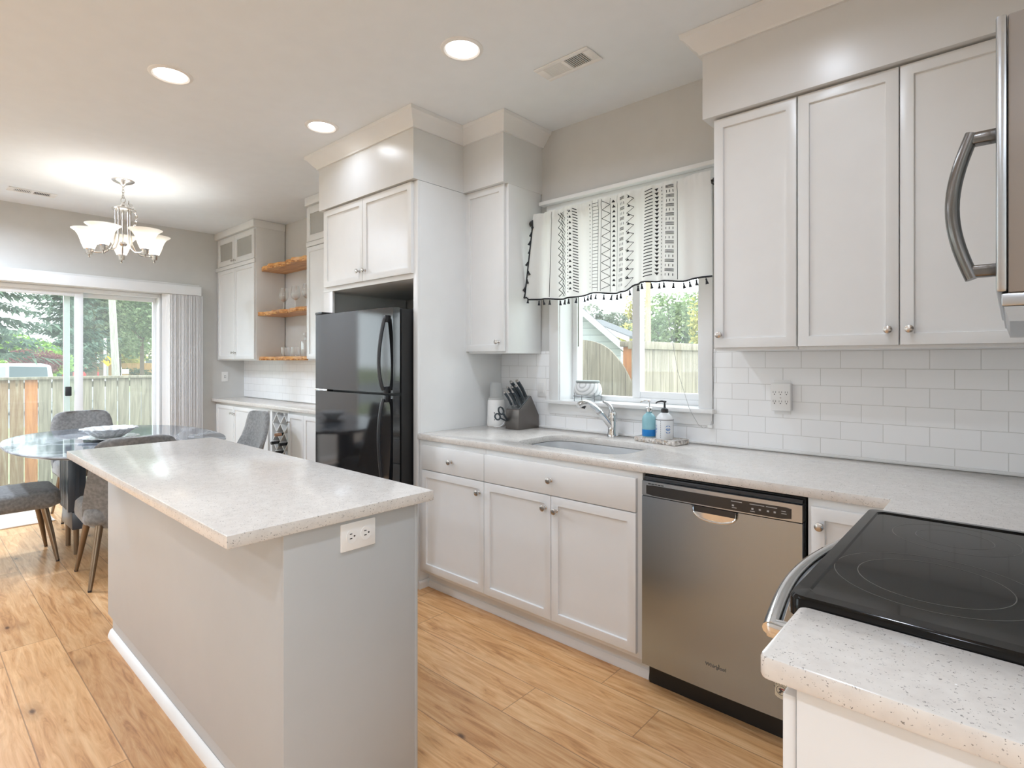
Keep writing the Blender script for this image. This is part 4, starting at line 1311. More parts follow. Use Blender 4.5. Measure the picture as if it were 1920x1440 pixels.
for (x, s, L, w, lab) in ((-2.268, 0.112, 0.125, 0.0140, 'grey handled knife in the highest slot of the block, toward the window'), (-2.318, 0.108, 0.120, 0.0140, 'grey handled knife in the highest slot of the block, toward the blender'),
                          (-2.262, 0.078, 0.110, 0.011, 'grey handled knife in the second row of the block, window side'), (-2.295, 0.074, 0.106, 0.010, 'grey handled knife in the middle of the second row of the block'),
                          (-2.328, 0.070, 0.104, 0.010, 'grey handled knife in the second row of the block, blender side'), (-2.262, 0.036, 0.100, 0.0095, 'grey handled knife in the lowest row of the block, window side'),
                          (-2.295, 0.032, 0.098, 0.0095, 'grey handled knife in the middle of the lowest row of the block'), (-2.328, 0.028, 0.098, 0.0095, 'grey handled knife in the lowest row of the block, blender side')):
    knife(lab, x, s, L, w)
t = thing('kitchen_scissors', 'dark handled kitchen scissors hanging in the front of the knife block', 'scissors', (-2.335, 2.53, ZT + 0.08))
b = MB()
def loop_(m, c, a, bb, ang):
    n = 20; pts = []
    for k in range(n):
        q = 2 * pi * k / n
        u, v = a * cos(q), bb * sin(q)
        pts.append((c[0], c[1] + u * cos(ang) - v * sin(ang), c[2] + u * sin(ang) + v * cos(ang)))
    rows = []
    for k in range(n):
        p = Vector(pts[k]); d = (Vector(pts[(k + 1) % n]) - Vector(pts[k - 1])).normalized(); s_ = Vector((1, 0, 0)); q_ = d.cross(s_)
        rows.append([p + (s_ * cos(2 * pi * j / 8) * 0.006 + q_ * sin(2 * pi * j / 8) * 0.0048) for j in range(8)])
    m.grid(rows, close_u=True, close_v=True)
loop_(b, (-2.332, 2.488, ZT + 0.118), 0.026, 0.019, 2.4)
loop_(b, (-2.344, 2.470, ZT + 0.082), 0.024, 0.018, 2.75)
b.tube([(-2.333, 2.508, ZT + 0.100), (-2.334, 2.528, ZT + 0.078), (-2.336, 2.546, ZT + 0.060)], 0.008, 8, flat=0.6)
b.tube([(-2.343, 2.492, ZT + 0.073), (-2.340, 2.515, ZT + 0.062), (-2.338, 2.546, ZT + 0.050)], 0.008, 8, flat=0.6)
b.build('handles', 'knife_grip', t)

FA = (-1.662, 2.690)
t = thing('faucet', 'chrome pull-out kitchen faucet with lever behind the sink', 'faucet', (*FA, ZT))
b = MB(); b.lathe([(0.0, 0.0005), (0.031, 0.0005), (0.031, 0.014), (0.029, 0.018), (0.029, 0.024), (0.027, 0.028), (0.0265, 0.10), (0.0265, 0.118), (0.024, 0.130), (0.017, 0.140), (0.0, 0.143)], (0, 0, 0), 28); b.build('body', 'chrome', t, world=False)
DIR = (-0.38, -0.925)
SPP = lambda q, z: (DIR[0] * q, DIR[1] * q, z)
b = MB(); b.tube([SPP(0.0, 0.045), SPP(0.03, 0.080), SPP(0.06, 0.114), SPP(0.09, 0.143), SPP(0.12, 0.166), SPP(0.16, 0.188), SPP(0.185, 0.194), SPP(0.21, 0.190), SPP(0.228, 0.180)], [0.018, 0.0175, 0.017, 0.0168, 0.0172, 0.0195, 0.0205, 0.0200, 0.016], 16); sp = b.build('spout', 'chrome', t, world=False)
b = MB(); b.tube([SPP(0.196, 0.180), SPP(0.200, 0.166)], [0.016, 0.0145], 16); b.build('spray_head', 'black_plastic', sp, world=False)
b = MB(); b.tube([SPP(0.088, 0.141), SPP(0.096, 0.148)], [0.0184, 0.0180], 16); b.build('hose_ring', 'nickel', sp, world=False)
b = MB(); b.tube([(0, 0.0, 0.122), SPP(0.006, 0.148), SPP(0.020, 0.172), SPP(0.042, 0.190), SPP(0.064, 0.198)], [0.021, 0.018, 0.0135, 0.011, 0.007], 14, flat=0.8); b.build('lever', 'chrome', t, world=False)

def terrazzo():
    a = NT('grey_terrazzo')
    v = a.n('TexVoronoi', Scale=95.0); a.l(a.geo_pos(), v.inputs['Vector'])
    s = a.n('SeparateColor'); a.l(v.outputs['Color'], s.inputs[0])
    a.l(a.ramp(s.outputs[0], [(0.0, srgb(150, 143, 136)), (0.35, srgb(205, 200, 194)), (0.7, srgb(222, 218, 213)), (0.9, srgb(178, 160, 140))]), a.b.inputs['Base Color'])
    a.set(Roughness=0.4)
    return a.m
TRX, TRY, TRA = -1.352, 2.660, radians(-9)
t = thing('soap_tray', 'rectangular stone tray under the two soap bottles', 'tray', (TRX, TRY, ZT + 0.0005), TRA)
b = MB(); b.box(-0.128, 0.128, -0.062, 0.062, 0.0, 0.024, 0.006); b.build('slab', terrazzo(), t, world=False)
b = MB(); b.sweep([(-0.124, -0.058), (0.124, -0.058), (0.124, 0.058), (-0.124, 0.058), (-0.124, -0.0579)], [(0.002, 0.024), (0.002, 0.027), (-0.004, 0.027), (-0.004, 0.024)]); b.build('lip', M['quartz'], t, world=False)

def pump(parent, z, mat, neck=0.014):
    b = MB(); b.lathe([(0.0, z), (neck + .004, z), (neck + .004, z + .018), (neck, z + .022), (0.006, z + .024), (0.0045, z + .050), (0.009, z + .052), (0.010, z + .060), (0.0, z + .062)], (0, 0, 0), 20)
    b.tube([(0, 0, z + .056), (-0.012, -0.014, z + .058), (-0.026, -0.028, z + .054), (-0.032, -0.034, z + .047)], [0.005, 0.0048, 0.004, 0.0034], 8)
    b.build('pump', mat, parent, world=False)
t = thing('soap_dispenser', 'blue glass soap dispenser with chrome pump on the stone tray', 'soap bottle', (-1.418, 2.655, ZT + 0.0255))
b = MB(); b.lathe([(0.0, 0.0), (0.033, 0.0), (0.036, 0.005), (0.036, 0.092), (0.033, 0.106), (0.024, 0.118), (0.016, 0.124), (0.015, 0.132), (0.0, 0.132)], (0, 0, 0), 28)
a_ = NT('teal_bottle_glass'); a_.set(Roughness=0.12); a_.b.inputs['Base Color'].default_value = srgb(170, 224, 234); a_.b.inputs['Transmission Weight'].default_value = 0.35
b.build('bottle', a_.m, t, world=False)
b = MB(); b.lathe([(0.0345, 0.003), (0.0365, 0.006), (0.0365, 0.040), (0.0355, 0.040)], (0, 0, 0), 28, caps=False)
b.build('soap', plain('blue_soap', srgb(30, 130, 205), 0.15), t, world=False)
pump(t, 0.1325, 'chrome')
t = thing('soap_dispenser', 'white painted soap dispenser with blue leaf motif and black pump', 'soap bottle', (-1.322, 2.640, ZT + 0.0255))
b = MB(); b.lathe([(0.0, 0.0), (0.042, 0.0), (0.045, 0.004), (0.045, 0.098), (0.043, 0.104), (0.036, 0.118), (0.022, 0.130), (0.017, 0.134), (0.0, 0.134)], (0, 0, 0), 32); b.build('bottle', plain('white_glaze', srgb(228, 230, 232), 0.2), t, world=False)
b = MB()
def on_cyl(m, a0, z, pts, r=0.0453):
    """a small painted shape wrapped on the bottle"""
    vs = [m.bm.verts.new((r * cos(a0 + u / r), r * sin(a0 + u / r), z + v)) for u, v in pts]
    m.cap(vs)
for a0 in (-2.35, -0.72, 0.9, 2.3):
    for k, z in enumerate((0.030, 0.043, 0.060, 0.073)):
        f = 1 if k < 2 else -1
        for s in (-1, 1):
            on_cyl(b, a0, z, [(s * .0025, 0), (s * .008, f * .004), (s * .0135, f * .011), (s * .009, f * .0085), (s * .003, f * .006)])
    on_cyl(b, a0, 0.050, [(-.003, -.003), (.003, -.003), (.003, .003), (-.003, .003)])
b.mat = 1
for a0 in (-1.55, 0.1, 1.6, 3.1):
    for z in range(9):
        on_cyl(b, a0, 0.008 + z * 0.010, [(-.0008, 0), (.0008, 0), (.0008, .007), (-.0008, .007)])
b.mat = 1
b.lathe([(0.0452, 0.097), (0.0456, 0.0975), (0.0456, 0.0995), (0.0452, 0.100)], (0, 0, 0), 32, caps=False)
b.build('painted_motif', [plain('cobalt_glaze', srgb(60, 120, 185), 0.3), 'slot'], t, world=False, smooth=False)
pump(t, 0.1345, 'black_plastic')

t = thing('planter_bowl', 'white swirl-carved pot with grey top in a wire stand on the window sill', 'bowl', (-1.912, 2.812, WZ0 + 0.0005))
def swirl():
    a = NT('carved_white_ceramic')
    w = a.n('TexWave', Scale=13.0, Distortion=3.0, Detail=1.0); w.wave_type = 'RINGS'; w.rings_direction = 'SPHERICAL'
    w.inputs['Detail Scale'].default_value = 0.3
    a.l(a.geo_pos((1, 1, 1), (1.90, -2.73, -1.20)), w.inputs['Vector'])
    a.l(a.ramp(w.outputs['Fac'], [(0.0, srgb(196, 198, 198)), (0.5, srgb(235, 236, 236))]), a.b.inputs['Base Color'])
    a.set(Roughness=0.45); a.bump(w.outputs['Fac'], 0.5, 0.003)
    return a.m
b = MB(); b.lathe([(0.0, 0.036), (0.072, 0.036), (0.082, 0.042), (0.0865, 0.056), (0.085, 0.074), (0.079, 0.094), (0.070, 0.110), (0.0, 0.111)], (0, 0, 0), 36, caps=False); b.build('bowl', swirl(), t, world=False)
b = MB(); b.lathe([(0.0, 0.1112), (0.069, 0.1112), (0.073, 0.114), (0.073, 0.121), (0.069, 0.124), (0.0, 0.122)], (0, 0, 0), 36, caps=False); b.build('grey_lid', plain('grey_glaze', srgb(150, 156, 154), 0.5), t, world=False)
b = MB(); b.tube([(0.088 * cos(2 * pi * k / 24), 0.088 * sin(2 * pi * k / 24), 0.030) for k in range(25)], 0.0018, 6)
for k in range(4):
    a = pi / 4 + k * pi / 2 + 0.25
    b.tube([(0.089 * cos(a), 0.089 * sin(a), 0.0), (0.089 * cos(a), 0.089 * sin(a), 0.052)], 0.0018, 6)
b.tube([(0.088 * cos(.25 + pi / 4), 0.088 * sin(.25 + pi / 4), 0.0245), (-0.088 * cos(.25 + pi / 4), -0.088 * sin(.25 + pi / 4), 0.0245)], 0.0018, 6)
b.tube([(0.088 * cos(.25 + 3 * pi / 4), 0.088 * sin(.25 + 3 * pi / 4), 0.0215), (-0.088 * cos(.25 + 3 * pi / 4), -0.088 * sin(.25 + 3 * pi / 4), 0.0215)], 0.0018, 6)
b.build('wire_stand', plain('grey_wire', srgb(120, 122, 124), 0.4, 0.6), t, world=False)

# ------------------------------------------------------------------ valance on its rod
t = thing('curtain_rod', 'dark bronze curtain rod with ball ends over the sink window', 'curtain rod', (-1.62, 2.655, 2.195))
b = MB(); b.tube([(-2.205, 2.655, 2.195), (-1.075, 2.655, 2.215)], 0.008, 10)
for x, z in ((-2.188, 2.195), (-1.085, 2.214)): b.box(x - .006, x + .006, 2.655, WY - 0.017, z - .006, z + .006, .001)
b.build('rod', 'bronze_rod', t)
for x, z in ((-2.222, 2.195), (-1.058, 2.215)):
    b = MB(); b.lathe([(0.0, -0.019), (0.010, -0.017), (0.017, -0.009), (0.019, 0.0), (0.017, 0.009), (0.010, 0.017), (0.0, 0.019)], (x, 2.655, z), 16, 'X'); b.build('finial', 'bronze_rod', t)

t = thing('valance', 'white valance with black printed bands and tassel trim at the sink window', 'curtain', (-1.62, 2.65, 2.2))
CX0, CX1 = -2.168, -1.072
def hem(x):
    base = 1.712 if x < -1.50 else 1.742
    s = min(1, max(0, (x + 1.52) / 0.04))
    base = 1.712 + 0.030 * (s * s * (3 - 2 * s)) + 0.012 * max(0, (x + 1.35)) 
    return base + 0.006 * sin(x * 17.0) + (0.014 if x < -2.15 else 0) * 1
def cloth(x, q, off=0.0):
    """point of the cloth: x along the rod, q = 0 at the rod pocket, 1 at the hem"""
    top = 2.236 + (x - CX0) * 0.0178
    z = top + (hem(x) - top) * q
    amp = 0.010 + 0.012 * q
    y = 2.618 + amp * sin(x * 41 + 1.5 * sin(x * 9)) + 0.004 * sin(x * 160) * max(0, 1 - q * 6) + 0.018 * q * sin(x * 6 + 1)
    if q < 0.12: y -= 0.006 * sin(pi * q / 0.12)
    xx = x - 0.072 * q * max(0, 1 - (x - CX0) / 0.22)
    return Vector((xx, y - off, z))
b = MB(); nx, nq = 170, 18
b.grid([[cloth(CX0 + (CX1 - CX0) * i / nx, (j / nq) ** 1.2) for j in range(nq + 1)] for i in range(nx + 1)])
b.mat = 1
def mark(x0, q0, x1, q1, w):
    """a printed stroke of width w (m) from (x0,q0) to (x1,q1), lying on the cloth"""
    n = max(1, int(max(abs(x1 - x0) / 0.008, abs(q1 - q0) / 0.05)))
    H = 0.5
    dx, dz = x1 - x0, -(q1 - q0) * H
    L = sqrt(dx * dx + dz * dz) or 1
    nxx, nzz = -dz / L * w / 2, dx / L * w / 2
    rows = []
    for k in range(n + 1):
        x, q = x0 + (x1 - x0) * k / n, q0 + (q1 - q0) * k / n
        row = []
        for s in (-1, 1):
            row.append(cloth(x + s * nxx, min(0.985, max(0.015, q - s * nzz / H)), 0.0013))
        rows.append(row)
    b.grid(rows)
def tri(x, q, w, h, up=1):
    vs = [b.bm.verts.new(cloth(x - w, q + up * h / 2, 0.0014)), b.bm.verts.new(cloth(x + w, q + up * h / 2, 0.0014)), b.bm.verts.new(cloth(x, q - up * h / 2, 0.0014))]
    b.cap(vs)
def X_(px): return px
# band positions (m along the wall)
u = lambda f: CX0 + (CX1 - CX0) * f
def vline(f, w=0.0022): mark(u(f), 0.02, u(f), 0.98, w)
def slashes(f, w, n, up=1, th=0.0045):
    for k in range(n): q = 0.05 + 0.92 * k / n; mark(u(f) - w, q + 0.012 * up, u(f) + w, q - 0.012 * up, th)
def tris(f, n, w=0.011, up=1):
    for k in range(n): tri(u(f), 0.06 + 0.90 * k / n, w, 0.028, up)
def dots(f, n, w=0.005):
    for k in range(n):
        q = 0.05 + 0.92 * k / n; mark(u(f), q - 0.007, u(f), q + 0.007, w)
def ladder(f0, f1, n):
    vline(f0); vline(f1)
    for k in range(n): q = 0.05 + 0.93 * k / n; mark(u(f0), q, u(f1), q, 0.0022)
def zig(f, w, n, th=0.0026):
    for k in range(n):
        q0 = 0.04 + 0.92 * k / n; q1 = 0.04 + 0.92 * (k + .5) / n; q2 = 0.04 + 0.92 * (k + 1) / n
        mark(u(f) - w, q0, u(f) + w, q1, th); mark(u(f) + w, q1, u(f) - w, q2, th)
def lattice_(f, w, n):
    for k in range(n):
        q0, q1 = 0.05 + 0.92 * k / n, 0.05 + 0.92 * (k + 1.0) / n
        for o in (-0.30, 0.30):
            mark(u(f) - w * .55 + o * w, q0, u(f) + w * .55 + o * w, q1, 0.0038); mark(u(f) + w * .55 + o * w, q0, u(f) - w * .55 + o * w, q1, 0.0032)
def dashes(f, w, n):
    for k in range(n):
        q = 0.05 + 0.92 * k / n
        for j in range(3):
            if k % 2 == 0: mark(u(f) - w, q + 0.011 * j, u(f) + w, q + 0.011 * j, 0.003)
            else: mark(u(f) - w * .8 + j * w * .8, q, u(f) - w * .8 + j * w * .8, q + 0.024, 0.003)
vline(0.125); lattice_(0.185, 0.036, 12); dots(0.232, 26); tris(0.245, 15, 0.009); slashes(0.272, 0.014, 30, -1)
dots(0.37, 22); ladder(0.39, 0.427, 26); vline(0.442); zig(0.465, 0.022, 10); vline(0.486); tris(0.505, 18, 0.011); vline(0.527)
dashes(0.562, 0.016, 18); zig(0.605, 0.017, 10); tris(0.598, 10, 0.007)
slashes(0.705, 0.018, 27, 1); tris(0.740, 22, 0.012, -1); dots(0.770, 26, 0.006); dashes(0.812, 0.019, 20); vline(0.842)
b.build('cloth', ['curtain', 'curtain_ink'], t, recalc=False)
b = MB()
edge = [cloth(CX0, q / 14, 0.002) for q in range(1, 15)] + [cloth(CX0 + (CX1 - CX0) * i / 110, 1.0, 0.002) for i in range(1, 111)]
b.tube(edge, 0.0045, 6, flat=1.3); b.build('trim_band', 'dark_trim', t)
tas = None
pos = [cloth(CX0, q, 0.003) for q in (0.1, 0.2, 0.3, 0.4, 0.55, 0.66, 0.76, 0.86, 0.94)] + [cloth(CX0 + 0.018 + 0.0405 * i, 1.0, 0.003) for i in range(28)]
org = WORLD[t.name].inverted()
for k, p in enumerate(pos):
    if tas is None:
        m = MB(); m.lathe([(0.0, 0.0), (0.0012, -0.001), (0.0014, -0.008), (0.0042, -0.010), (0.0046, -0.014), (0.0036, -0.017), (0.0060, -0.027), (0.0085, -0.036), (0.0, -0.035)], (0, 0, 0), 9)
        tas = m.build('tassel', 'dark_trim', t, world=False); o = tas
    else:
        o = tas.copy(); COL.objects.link(o); o.parent = t
    o.location = org @ p
    o.rotation_euler = (R.uniform(-.2, .2), R.uniform(-.2, .2) + (0.35 if k < 9 else 0), R.uniform(0, 3))

t = thing('pull_string', 'thin grey blind cord hanging over the sill to the window casing', 'cord', (-1.25, 2.70, 1.5))
b = MB(); b.tube([(-1.345, 2.70, 1.80), (-1.33, 2.702, 1.55), (-1.28, 2.705, 1.28), (-1.224, 2.712, 1.102), (-1.205, 2.718, 1.060), (-1.180, 2.730, 1.012), (-1.160, 2.742, 0.998), (-1.128, 2.748, 1.008), (-1.118, 2.750, 1.04), (-1.112, 2.752, 1.20), (-1.104, 2.752, 1.392)], 0.0011, 6); b.build('string', plain('grey_cord', srgb(176, 176, 174), 0.7), t)
b = MB(); b.box(-1.140, -1.116, 2.742, 2.752, 1.000, 1.014, 0.002); b.build('cleat', 'white_plastic', t)
t = thing('blind_wand', 'olive grey blind wand against the edge of the window glass', 'wand', (-2.02, 2.86, 1.9))
b = MB(); b.tube([(-2.026, 2.875, 2.20), (-2.026, 2.875, 1.43)], 0.0035, 8); b.build('wand', plain('olive_grey_rod', srgb(110, 114, 98), 0.4), t)

# ------------------------------------------------------------------ vertical blind at the sliding door
t = thing('vertical_blind', 'white vertical blind drawn to the side of the sliding door', 'blind', (LX + 0.06, 1.2, DZ))
b = MB(); b.box(LX + 0.021, LX + 0.098, DY0 - 0.08, 2.262, DZ + 0.012, DZ + 0.110, 0.003); b.build('valance', 'vinyl', t)
van = None
for k in range(22):
    if van is None:
        m = MB(); n = 8
        m.grid([[( -0.040 + 0.080 * i / n, 0.006 * (1 - (2 * i / n - 1) ** 2), z) for z in (0.0, 1.985)] for i in range(n + 1)])
        m.grid([[( -0.040 + 0.080 * i / n, 0.006 * (1 - (2 * i / n - 1) ** 2) - 0.0011, z) for z in (1.985, 0.0)] for i in range(n + 1)])
        van = m.build('vane', 'vane', t, world=False, recalc=False); o = van
    else:
        o = van.copy(); COL.objects.link(o); o.parent = t
    o.location = (0.0, 1.925 + 0.0155 * k - 1.2, 0.03 - DZ + 0.045)
    o.rotation_euler = (0, 0, radians(48 + R.uniform(-10, 10)))

# ------------------------------------------------------------------ dining
def make_chair(label):
    t = thing('dining_chair', label, 'chair', (0, 0, 0), group='grey dining chairs around the marble table')
    m = MB()                               # seat: cushion with a soft crown, front towards +y
    rows = []
    for (g_, z) in ((0.03, 0.362), (0.0, 0.375), (-0.004, 0.40), (0.0, 0.455), (0.012, 0.472), (0.05, 0.482), (0.14, 0.487)):
        rows.append([(x, y + 0.006, z + (0.004 if y > 0.2 else 0)) for x, y in rrect(-0.235 + g_, 0.235 - g_, -0.215 + g_, 0.245 - g_, max(0.02, 0.075 - g_ * .3), 6)])
    vs = m.grid(rows, close_v=True); m.cap(list(reversed(vs[0]))); m.cap(vs[-1])
    m.build('seat', 'chair', t, world=False, angle=60)
    m = MB(); rows = []                    # wrapped backrest
    Z = [(0.335, .16), (0.345, .20), (0.37, .225), (0.42, .242), (0.50, .246), (0.58, .243), (0.66, .238), (0.74, .230), (0.80, .221), (0.84, .208), (0.865, .190), (0.878, .165), (0.885, .13)]
    n = 14
    for z, hw in Z:
        lean = -0.16 * max(0, z - 0.42)
        wrap = 0.165 - 0.115 * min(1, max(0, (z - 0.40) / 0.30))
        row = []
        for k in range(n + 1):
            a = -1 + 2 * k / n
            row.append((hw * a, -0.262 + lean + wrap * abs(a) ** 2.4, z))
        for k in range(n + 1):
            a = 1 - 2 * k / n
            th = 0.052 * (1 - 0.55 * abs(a) ** 5)
            row.append(((hw - 0.012) * a, -0.262 + lean + th + (wrap - 0.004) * abs(a) ** 2.4, z))
        rows.append(row)
    vs = m.grid(rows, close_v=True); m.cap(list(reversed(vs[0]))); m.cap(vs[-1])
    m.build('backrest', 'chair', t, world=False, angle=60)
    for sx in (-1, 1):
        for sy in (-1, 1):
            m = MB(); m.tube([(sx * 0.165, sy * 0.165, 0.372), (sx * 0.195, sy * 0.20, 0.18), (sx * 0.222, sy * 0.228, 0.006)], [0.021, 0.017, 0.0105], 12)
            lg = m.build('leg', 'bronze_leg', t, world=False)
            m = MB(); m.lathe([(0.0, 0.0), (0.010, 0.0), (0.011, 0.012), (0.0, 0.012)], (sx * 0.222, sy * 0.228, 0), 10); m.build('foot_glide', 'black_plastic', lg, world=False)
    return t
ch = make_chair('grey upholstered dining chair pulled up between the table and the island')
ch.location = (-4.18, 0.975, 0); ch.rotation_euler = (0, 0, radians(88))
dup(ch, (-6.02, 1.13, 0), radians(-90), 'grey upholstered dining chair across the table, backed to the glass door')
dup(ch, (-5.04, 1.905, 0), radians(180), 'grey upholstered dining chair at the table side near the dining bar')
dup(ch, (-4.96, 0.490, 0), radians(0), 'grey upholstered dining chair at the table side farthest from the bar, seat foremost')

TC = (-5.0, 1.11)
t = thing('dining_table', 'oval dark marble dining table on a slatted trestle base', 'table', (*TC, 0))
def superell(a, bb, n=72, e=2.5):
    out = []
    for k in range(n):
        q = 2 * pi * k / n
        c, s = cos(q), sin(q)
        out.append((TC[0] + a * math.copysign(abs(c) ** (2 / e), c), TC[1] + bb * math.copysign(abs(s) ** (2 / e), s)))
    return out
b = MB(); rows = [[(x, y, z) for x, y in superell(0.93 + g_, 0.645 + g_)] for g_, z in ((-0.09, 0.722), (-0.02, 0.738), (0.0, 0.748), (0.0, 0.755), (-0.005, 0.760))]
vs = b.grid(rows, close_v=True); b.cap(list(reversed(vs[0]))); b.cap(vs[-1]); b.build('tabletop', 'marble', t)
b = MB(); b.box(-5.12, -4.78, 0.80, 1.42, 0.175, 0.300, 0.008); b.build('base_beam', 'trestle', t)
for yc in (0.83, 1.39):
    m = MB()
    for k in range(6): m.box(-5.115 + k * 0.048, -5.087 + k * 0.048, yc - 0.045, yc + 0.045, 0.301, 0.690, 0.003)
    m.box(-4.825, -4.785, yc - 0.05, yc + 0.05, 0.301, 0.690, 0.003); m.box(-5.12, -4.78, yc - 0.012, yc + 0.012, 0.301, 0.690); m.box(-5.16, -4.74, yc - 0.06, yc + 0.06, 0.691, 0.7215, 0.004)
    m.build('slatted_column', 'trestle', t)
    for x in (-5.085, -4.815):
        m = MB(); m.tube([(x, yc, 0.176), (x, yc, 0.0)], [0.017, 0.015], 12); m.build('foot', 'bronze_leg', t)

BWL = (-4.93, 1.045)
t = thing('fruit_bowl', 'scalloped cut crystal bowl standing on the marble table', 'bowl', (*BWL, 0.7605))
def scallop(r, z, k, n=96, amp=0.06):
    return [((r * (1 + amp * cos(16 * 2 * pi * j / n))) * cos(2 * pi * j / n), (r * (1 + amp * cos(16 * 2 * pi * j / n))) * sin(2 * pi * j / n), z) for j in range(n)]
M['crystal'] = None
a_ = NT('cut_crystal'); a_.set(Roughness=0.05, IOR=1.5); a_.b.inputs['Transmission Weight'].default_value = 0.35; a_.b.inputs['Base Color'].default_value = (0.97, 0.98, 0.99, 1)
vz = a_.n('TexVoronoi', Scale=55.0); a_.l(a_.geo_pos(), vz.inputs['Vector']); a_.bump(vz.outputs['Distance'], 0.9, 0.006); M['crystal'] = a_.m
b = MB(); rows = [scallop(r, z, 0, amp=am) for r, z, am in ((0.05, 0.002, 0), (0.10, 0.006, .02), (0.15, 0.014, .04), (0.178, 0.022, .06), (0.176, 0.026, .06), (0.14, 0.020, .04), (0.06, 0.012, 0))]
vs = b.grid(rows, close_v=True); b.cap(list(reversed(vs[0]))); b.cap(vs[-1]); b.build('underplate', 'crystal', t, world=False)
b = MB(); rows = [scallop(r, z + 0.014, 0, amp=am) for r, z, am in ((0.05, 0.0, 0), (0.08, 0.006, .0), (0.115, 0.030, .03), (0.150, 0.058, .05), (0.172, 0.070, .07), (0.168, 0.074, .07), (0.142, 0.062, .05), (0.105, 0.034, .03), (0.06, 0.012, 0))]
vs = b.grid(rows, close_v=True); b.cap(list(reversed(vs[0]))); b.cap(vs[-1]); b.build('bowl', 'crystal', t, world=False)

def rug_mat():
    a = NT('cream_carved_rug')
    w = a.n('TexWave', Scale=5.0, Distortion=9.0, Detail=2.0); a.l(a.geo_pos((1, 1, 1)), w.inputs['Vector'])
    a.l(a.ramp(w.outputs['Fac'], [(0.1, srgb(206, 192, 178)), (0.6, srgb(232, 222, 212))]), a.b.inputs['Base Color'])
    a.set(Roughness=0.95); a.bump(w.outputs['Fac'], 0.6, 0.01)
    return a.m
b = MB(); b.box(-6.70, -5.94, 0.06, 0.885, 0.0005, 0.010, 0.003); o = b.build('door_mat', rug_mat()); tag(o, 'cream carved pile mat on the floor in front of the sliding door', 'mat')

# ------------------------------------------------------------------ outdoors
def at(px, py, X=None, Y=None):
    """world point seen at a pixel of the photograph on the plane x = X or y = Y"""
    q, v = (px - 960) / F_PX, -(py - HOR) / F_PX
    S, C = sin(YAW), cos(YAW)
    r = Vector((-S + C * q, C + S * q, v))
    k = X / r.x if X is not None else Y / r.y
    return Vector((r.x * k, r.y * k, CAM_H + v * k))

def ground_mat():
    a = NT('grass_and_road')
    p = a.geo_pos(); s = a.n('SeparateXYZ'); a.l(p, s.inputs[0])
    nz = a.n('TexNoise', Scale=1.3, Detail=6); a.l(p, nz.inputs['Vector'])
    gr = a.ramp(nz.outputs['Fac'], [(0.3, srgb(112, 122, 84)), (0.7, srgb(150, 152, 112))])
    rd = a.ramp(nz.outputs['Fac'], [(0.3, srgb(128, 128, 128)), (0.7, srgb(146, 146, 145))])
    on = a.math('MULTIPLY', a.math('LESS_THAN', s.outputs[0], -22.0), a.math('GREATER_THAN', s.outputs[0], -42.0))
    a.l(a.mix(on, gr, rd), a.b.inputs['Base Color']); a.set(Roughness=0.95)
    return a.m
b = MB(); b.box(-190, 60, -90, 160, GZ - 0.3, GZ); struct('ground', b, ground_mat())
b = MB(); b.box(-8.0, 9.0, -11.0, BY - 0.2, GZ, -0.10, 0.01); b.box(3.2, 9.0, BY - 0.2, 3.0, GZ, -0.10, 0.01); struct('ground_bounce_slab', b, plain('pale_bounce_paving', srgb(226, 224, 218), 0.9, noise=0.05))  # unseen pale slab, added to throw daylight up onto the ceiling
b = MB(); b.box(-8.3, LX - 0.2, -0.6, 3.4, GZ, -0.14, 0.01); struct('ground_patio', b, plain('pale_concrete', srgb(186, 184, 178), 0.9, noise=0.06))

M['cedar_grey'] = board_wood('weathered_grey_cedar', srgb(132, 122, 106), srgb(162, 152, 134), srgb(186, 176, 156))
M['cedar_new'] = board_wood('fresh_orange_cedar', srgb(176, 108, 58), srgb(204, 136, 80), srgb(216, 154, 98))
M['cedar_stain'] = board_wood('rusty_stained_cedar', srgb(146, 110, 78), srgb(176, 148, 116), srgb(196, 182, 156))
M['cedar_far'] = board_wood('tan_fence_wood', srgb(196, 152, 100), srgb(212, 168, 116), srgb(222, 182, 132))

# back yard fence, seen through the sliding door
FX = -9.42
t = thing('yard_fence', 'weathered grey board fence beyond the sliding glass door, with one orange board', 'fence', (FX, 2.0, GZ), group=None)
yy = -1.6; k = 0
while yy < 5.2:
    w = R.uniform(0.126, 0.134)
    m = MB(); m.box(FX - 0.009, FX + 0.009, yy, yy + w, GZ + 0.02 + R.uniform(0, .02), 1.095, 0.002)
    mat = 'cedar_grey'
    if 1.115 < yy + w / 2 < 1.255: mat = 'cedar_new'
    elif 0.84 < yy + w / 2 < 1.115: mat = 'cedar_stain'
    o = m.build('board', mat, t)
    if mat == 'cedar_new': o['label'] = 'fresh orange cedar board'
    yy += w + R.uniform(0.006, 0.016); k += 1
for z0, z1, w in ((1.096, 1.132, 0.07), (0.98, 1.06, 0.0), (-0.3, -0.22, 0.0)):
    m = MB()
    if w: m.box(FX - w, FX + w * .7, -1.6, 5.2, z0, z1, 0.004)
    else: m.box(FX - 0.05, FX - 0.010, -1.6, 5.2, z0, z1, 0.003)
    m.build('rail', 'cedar_grey', t)

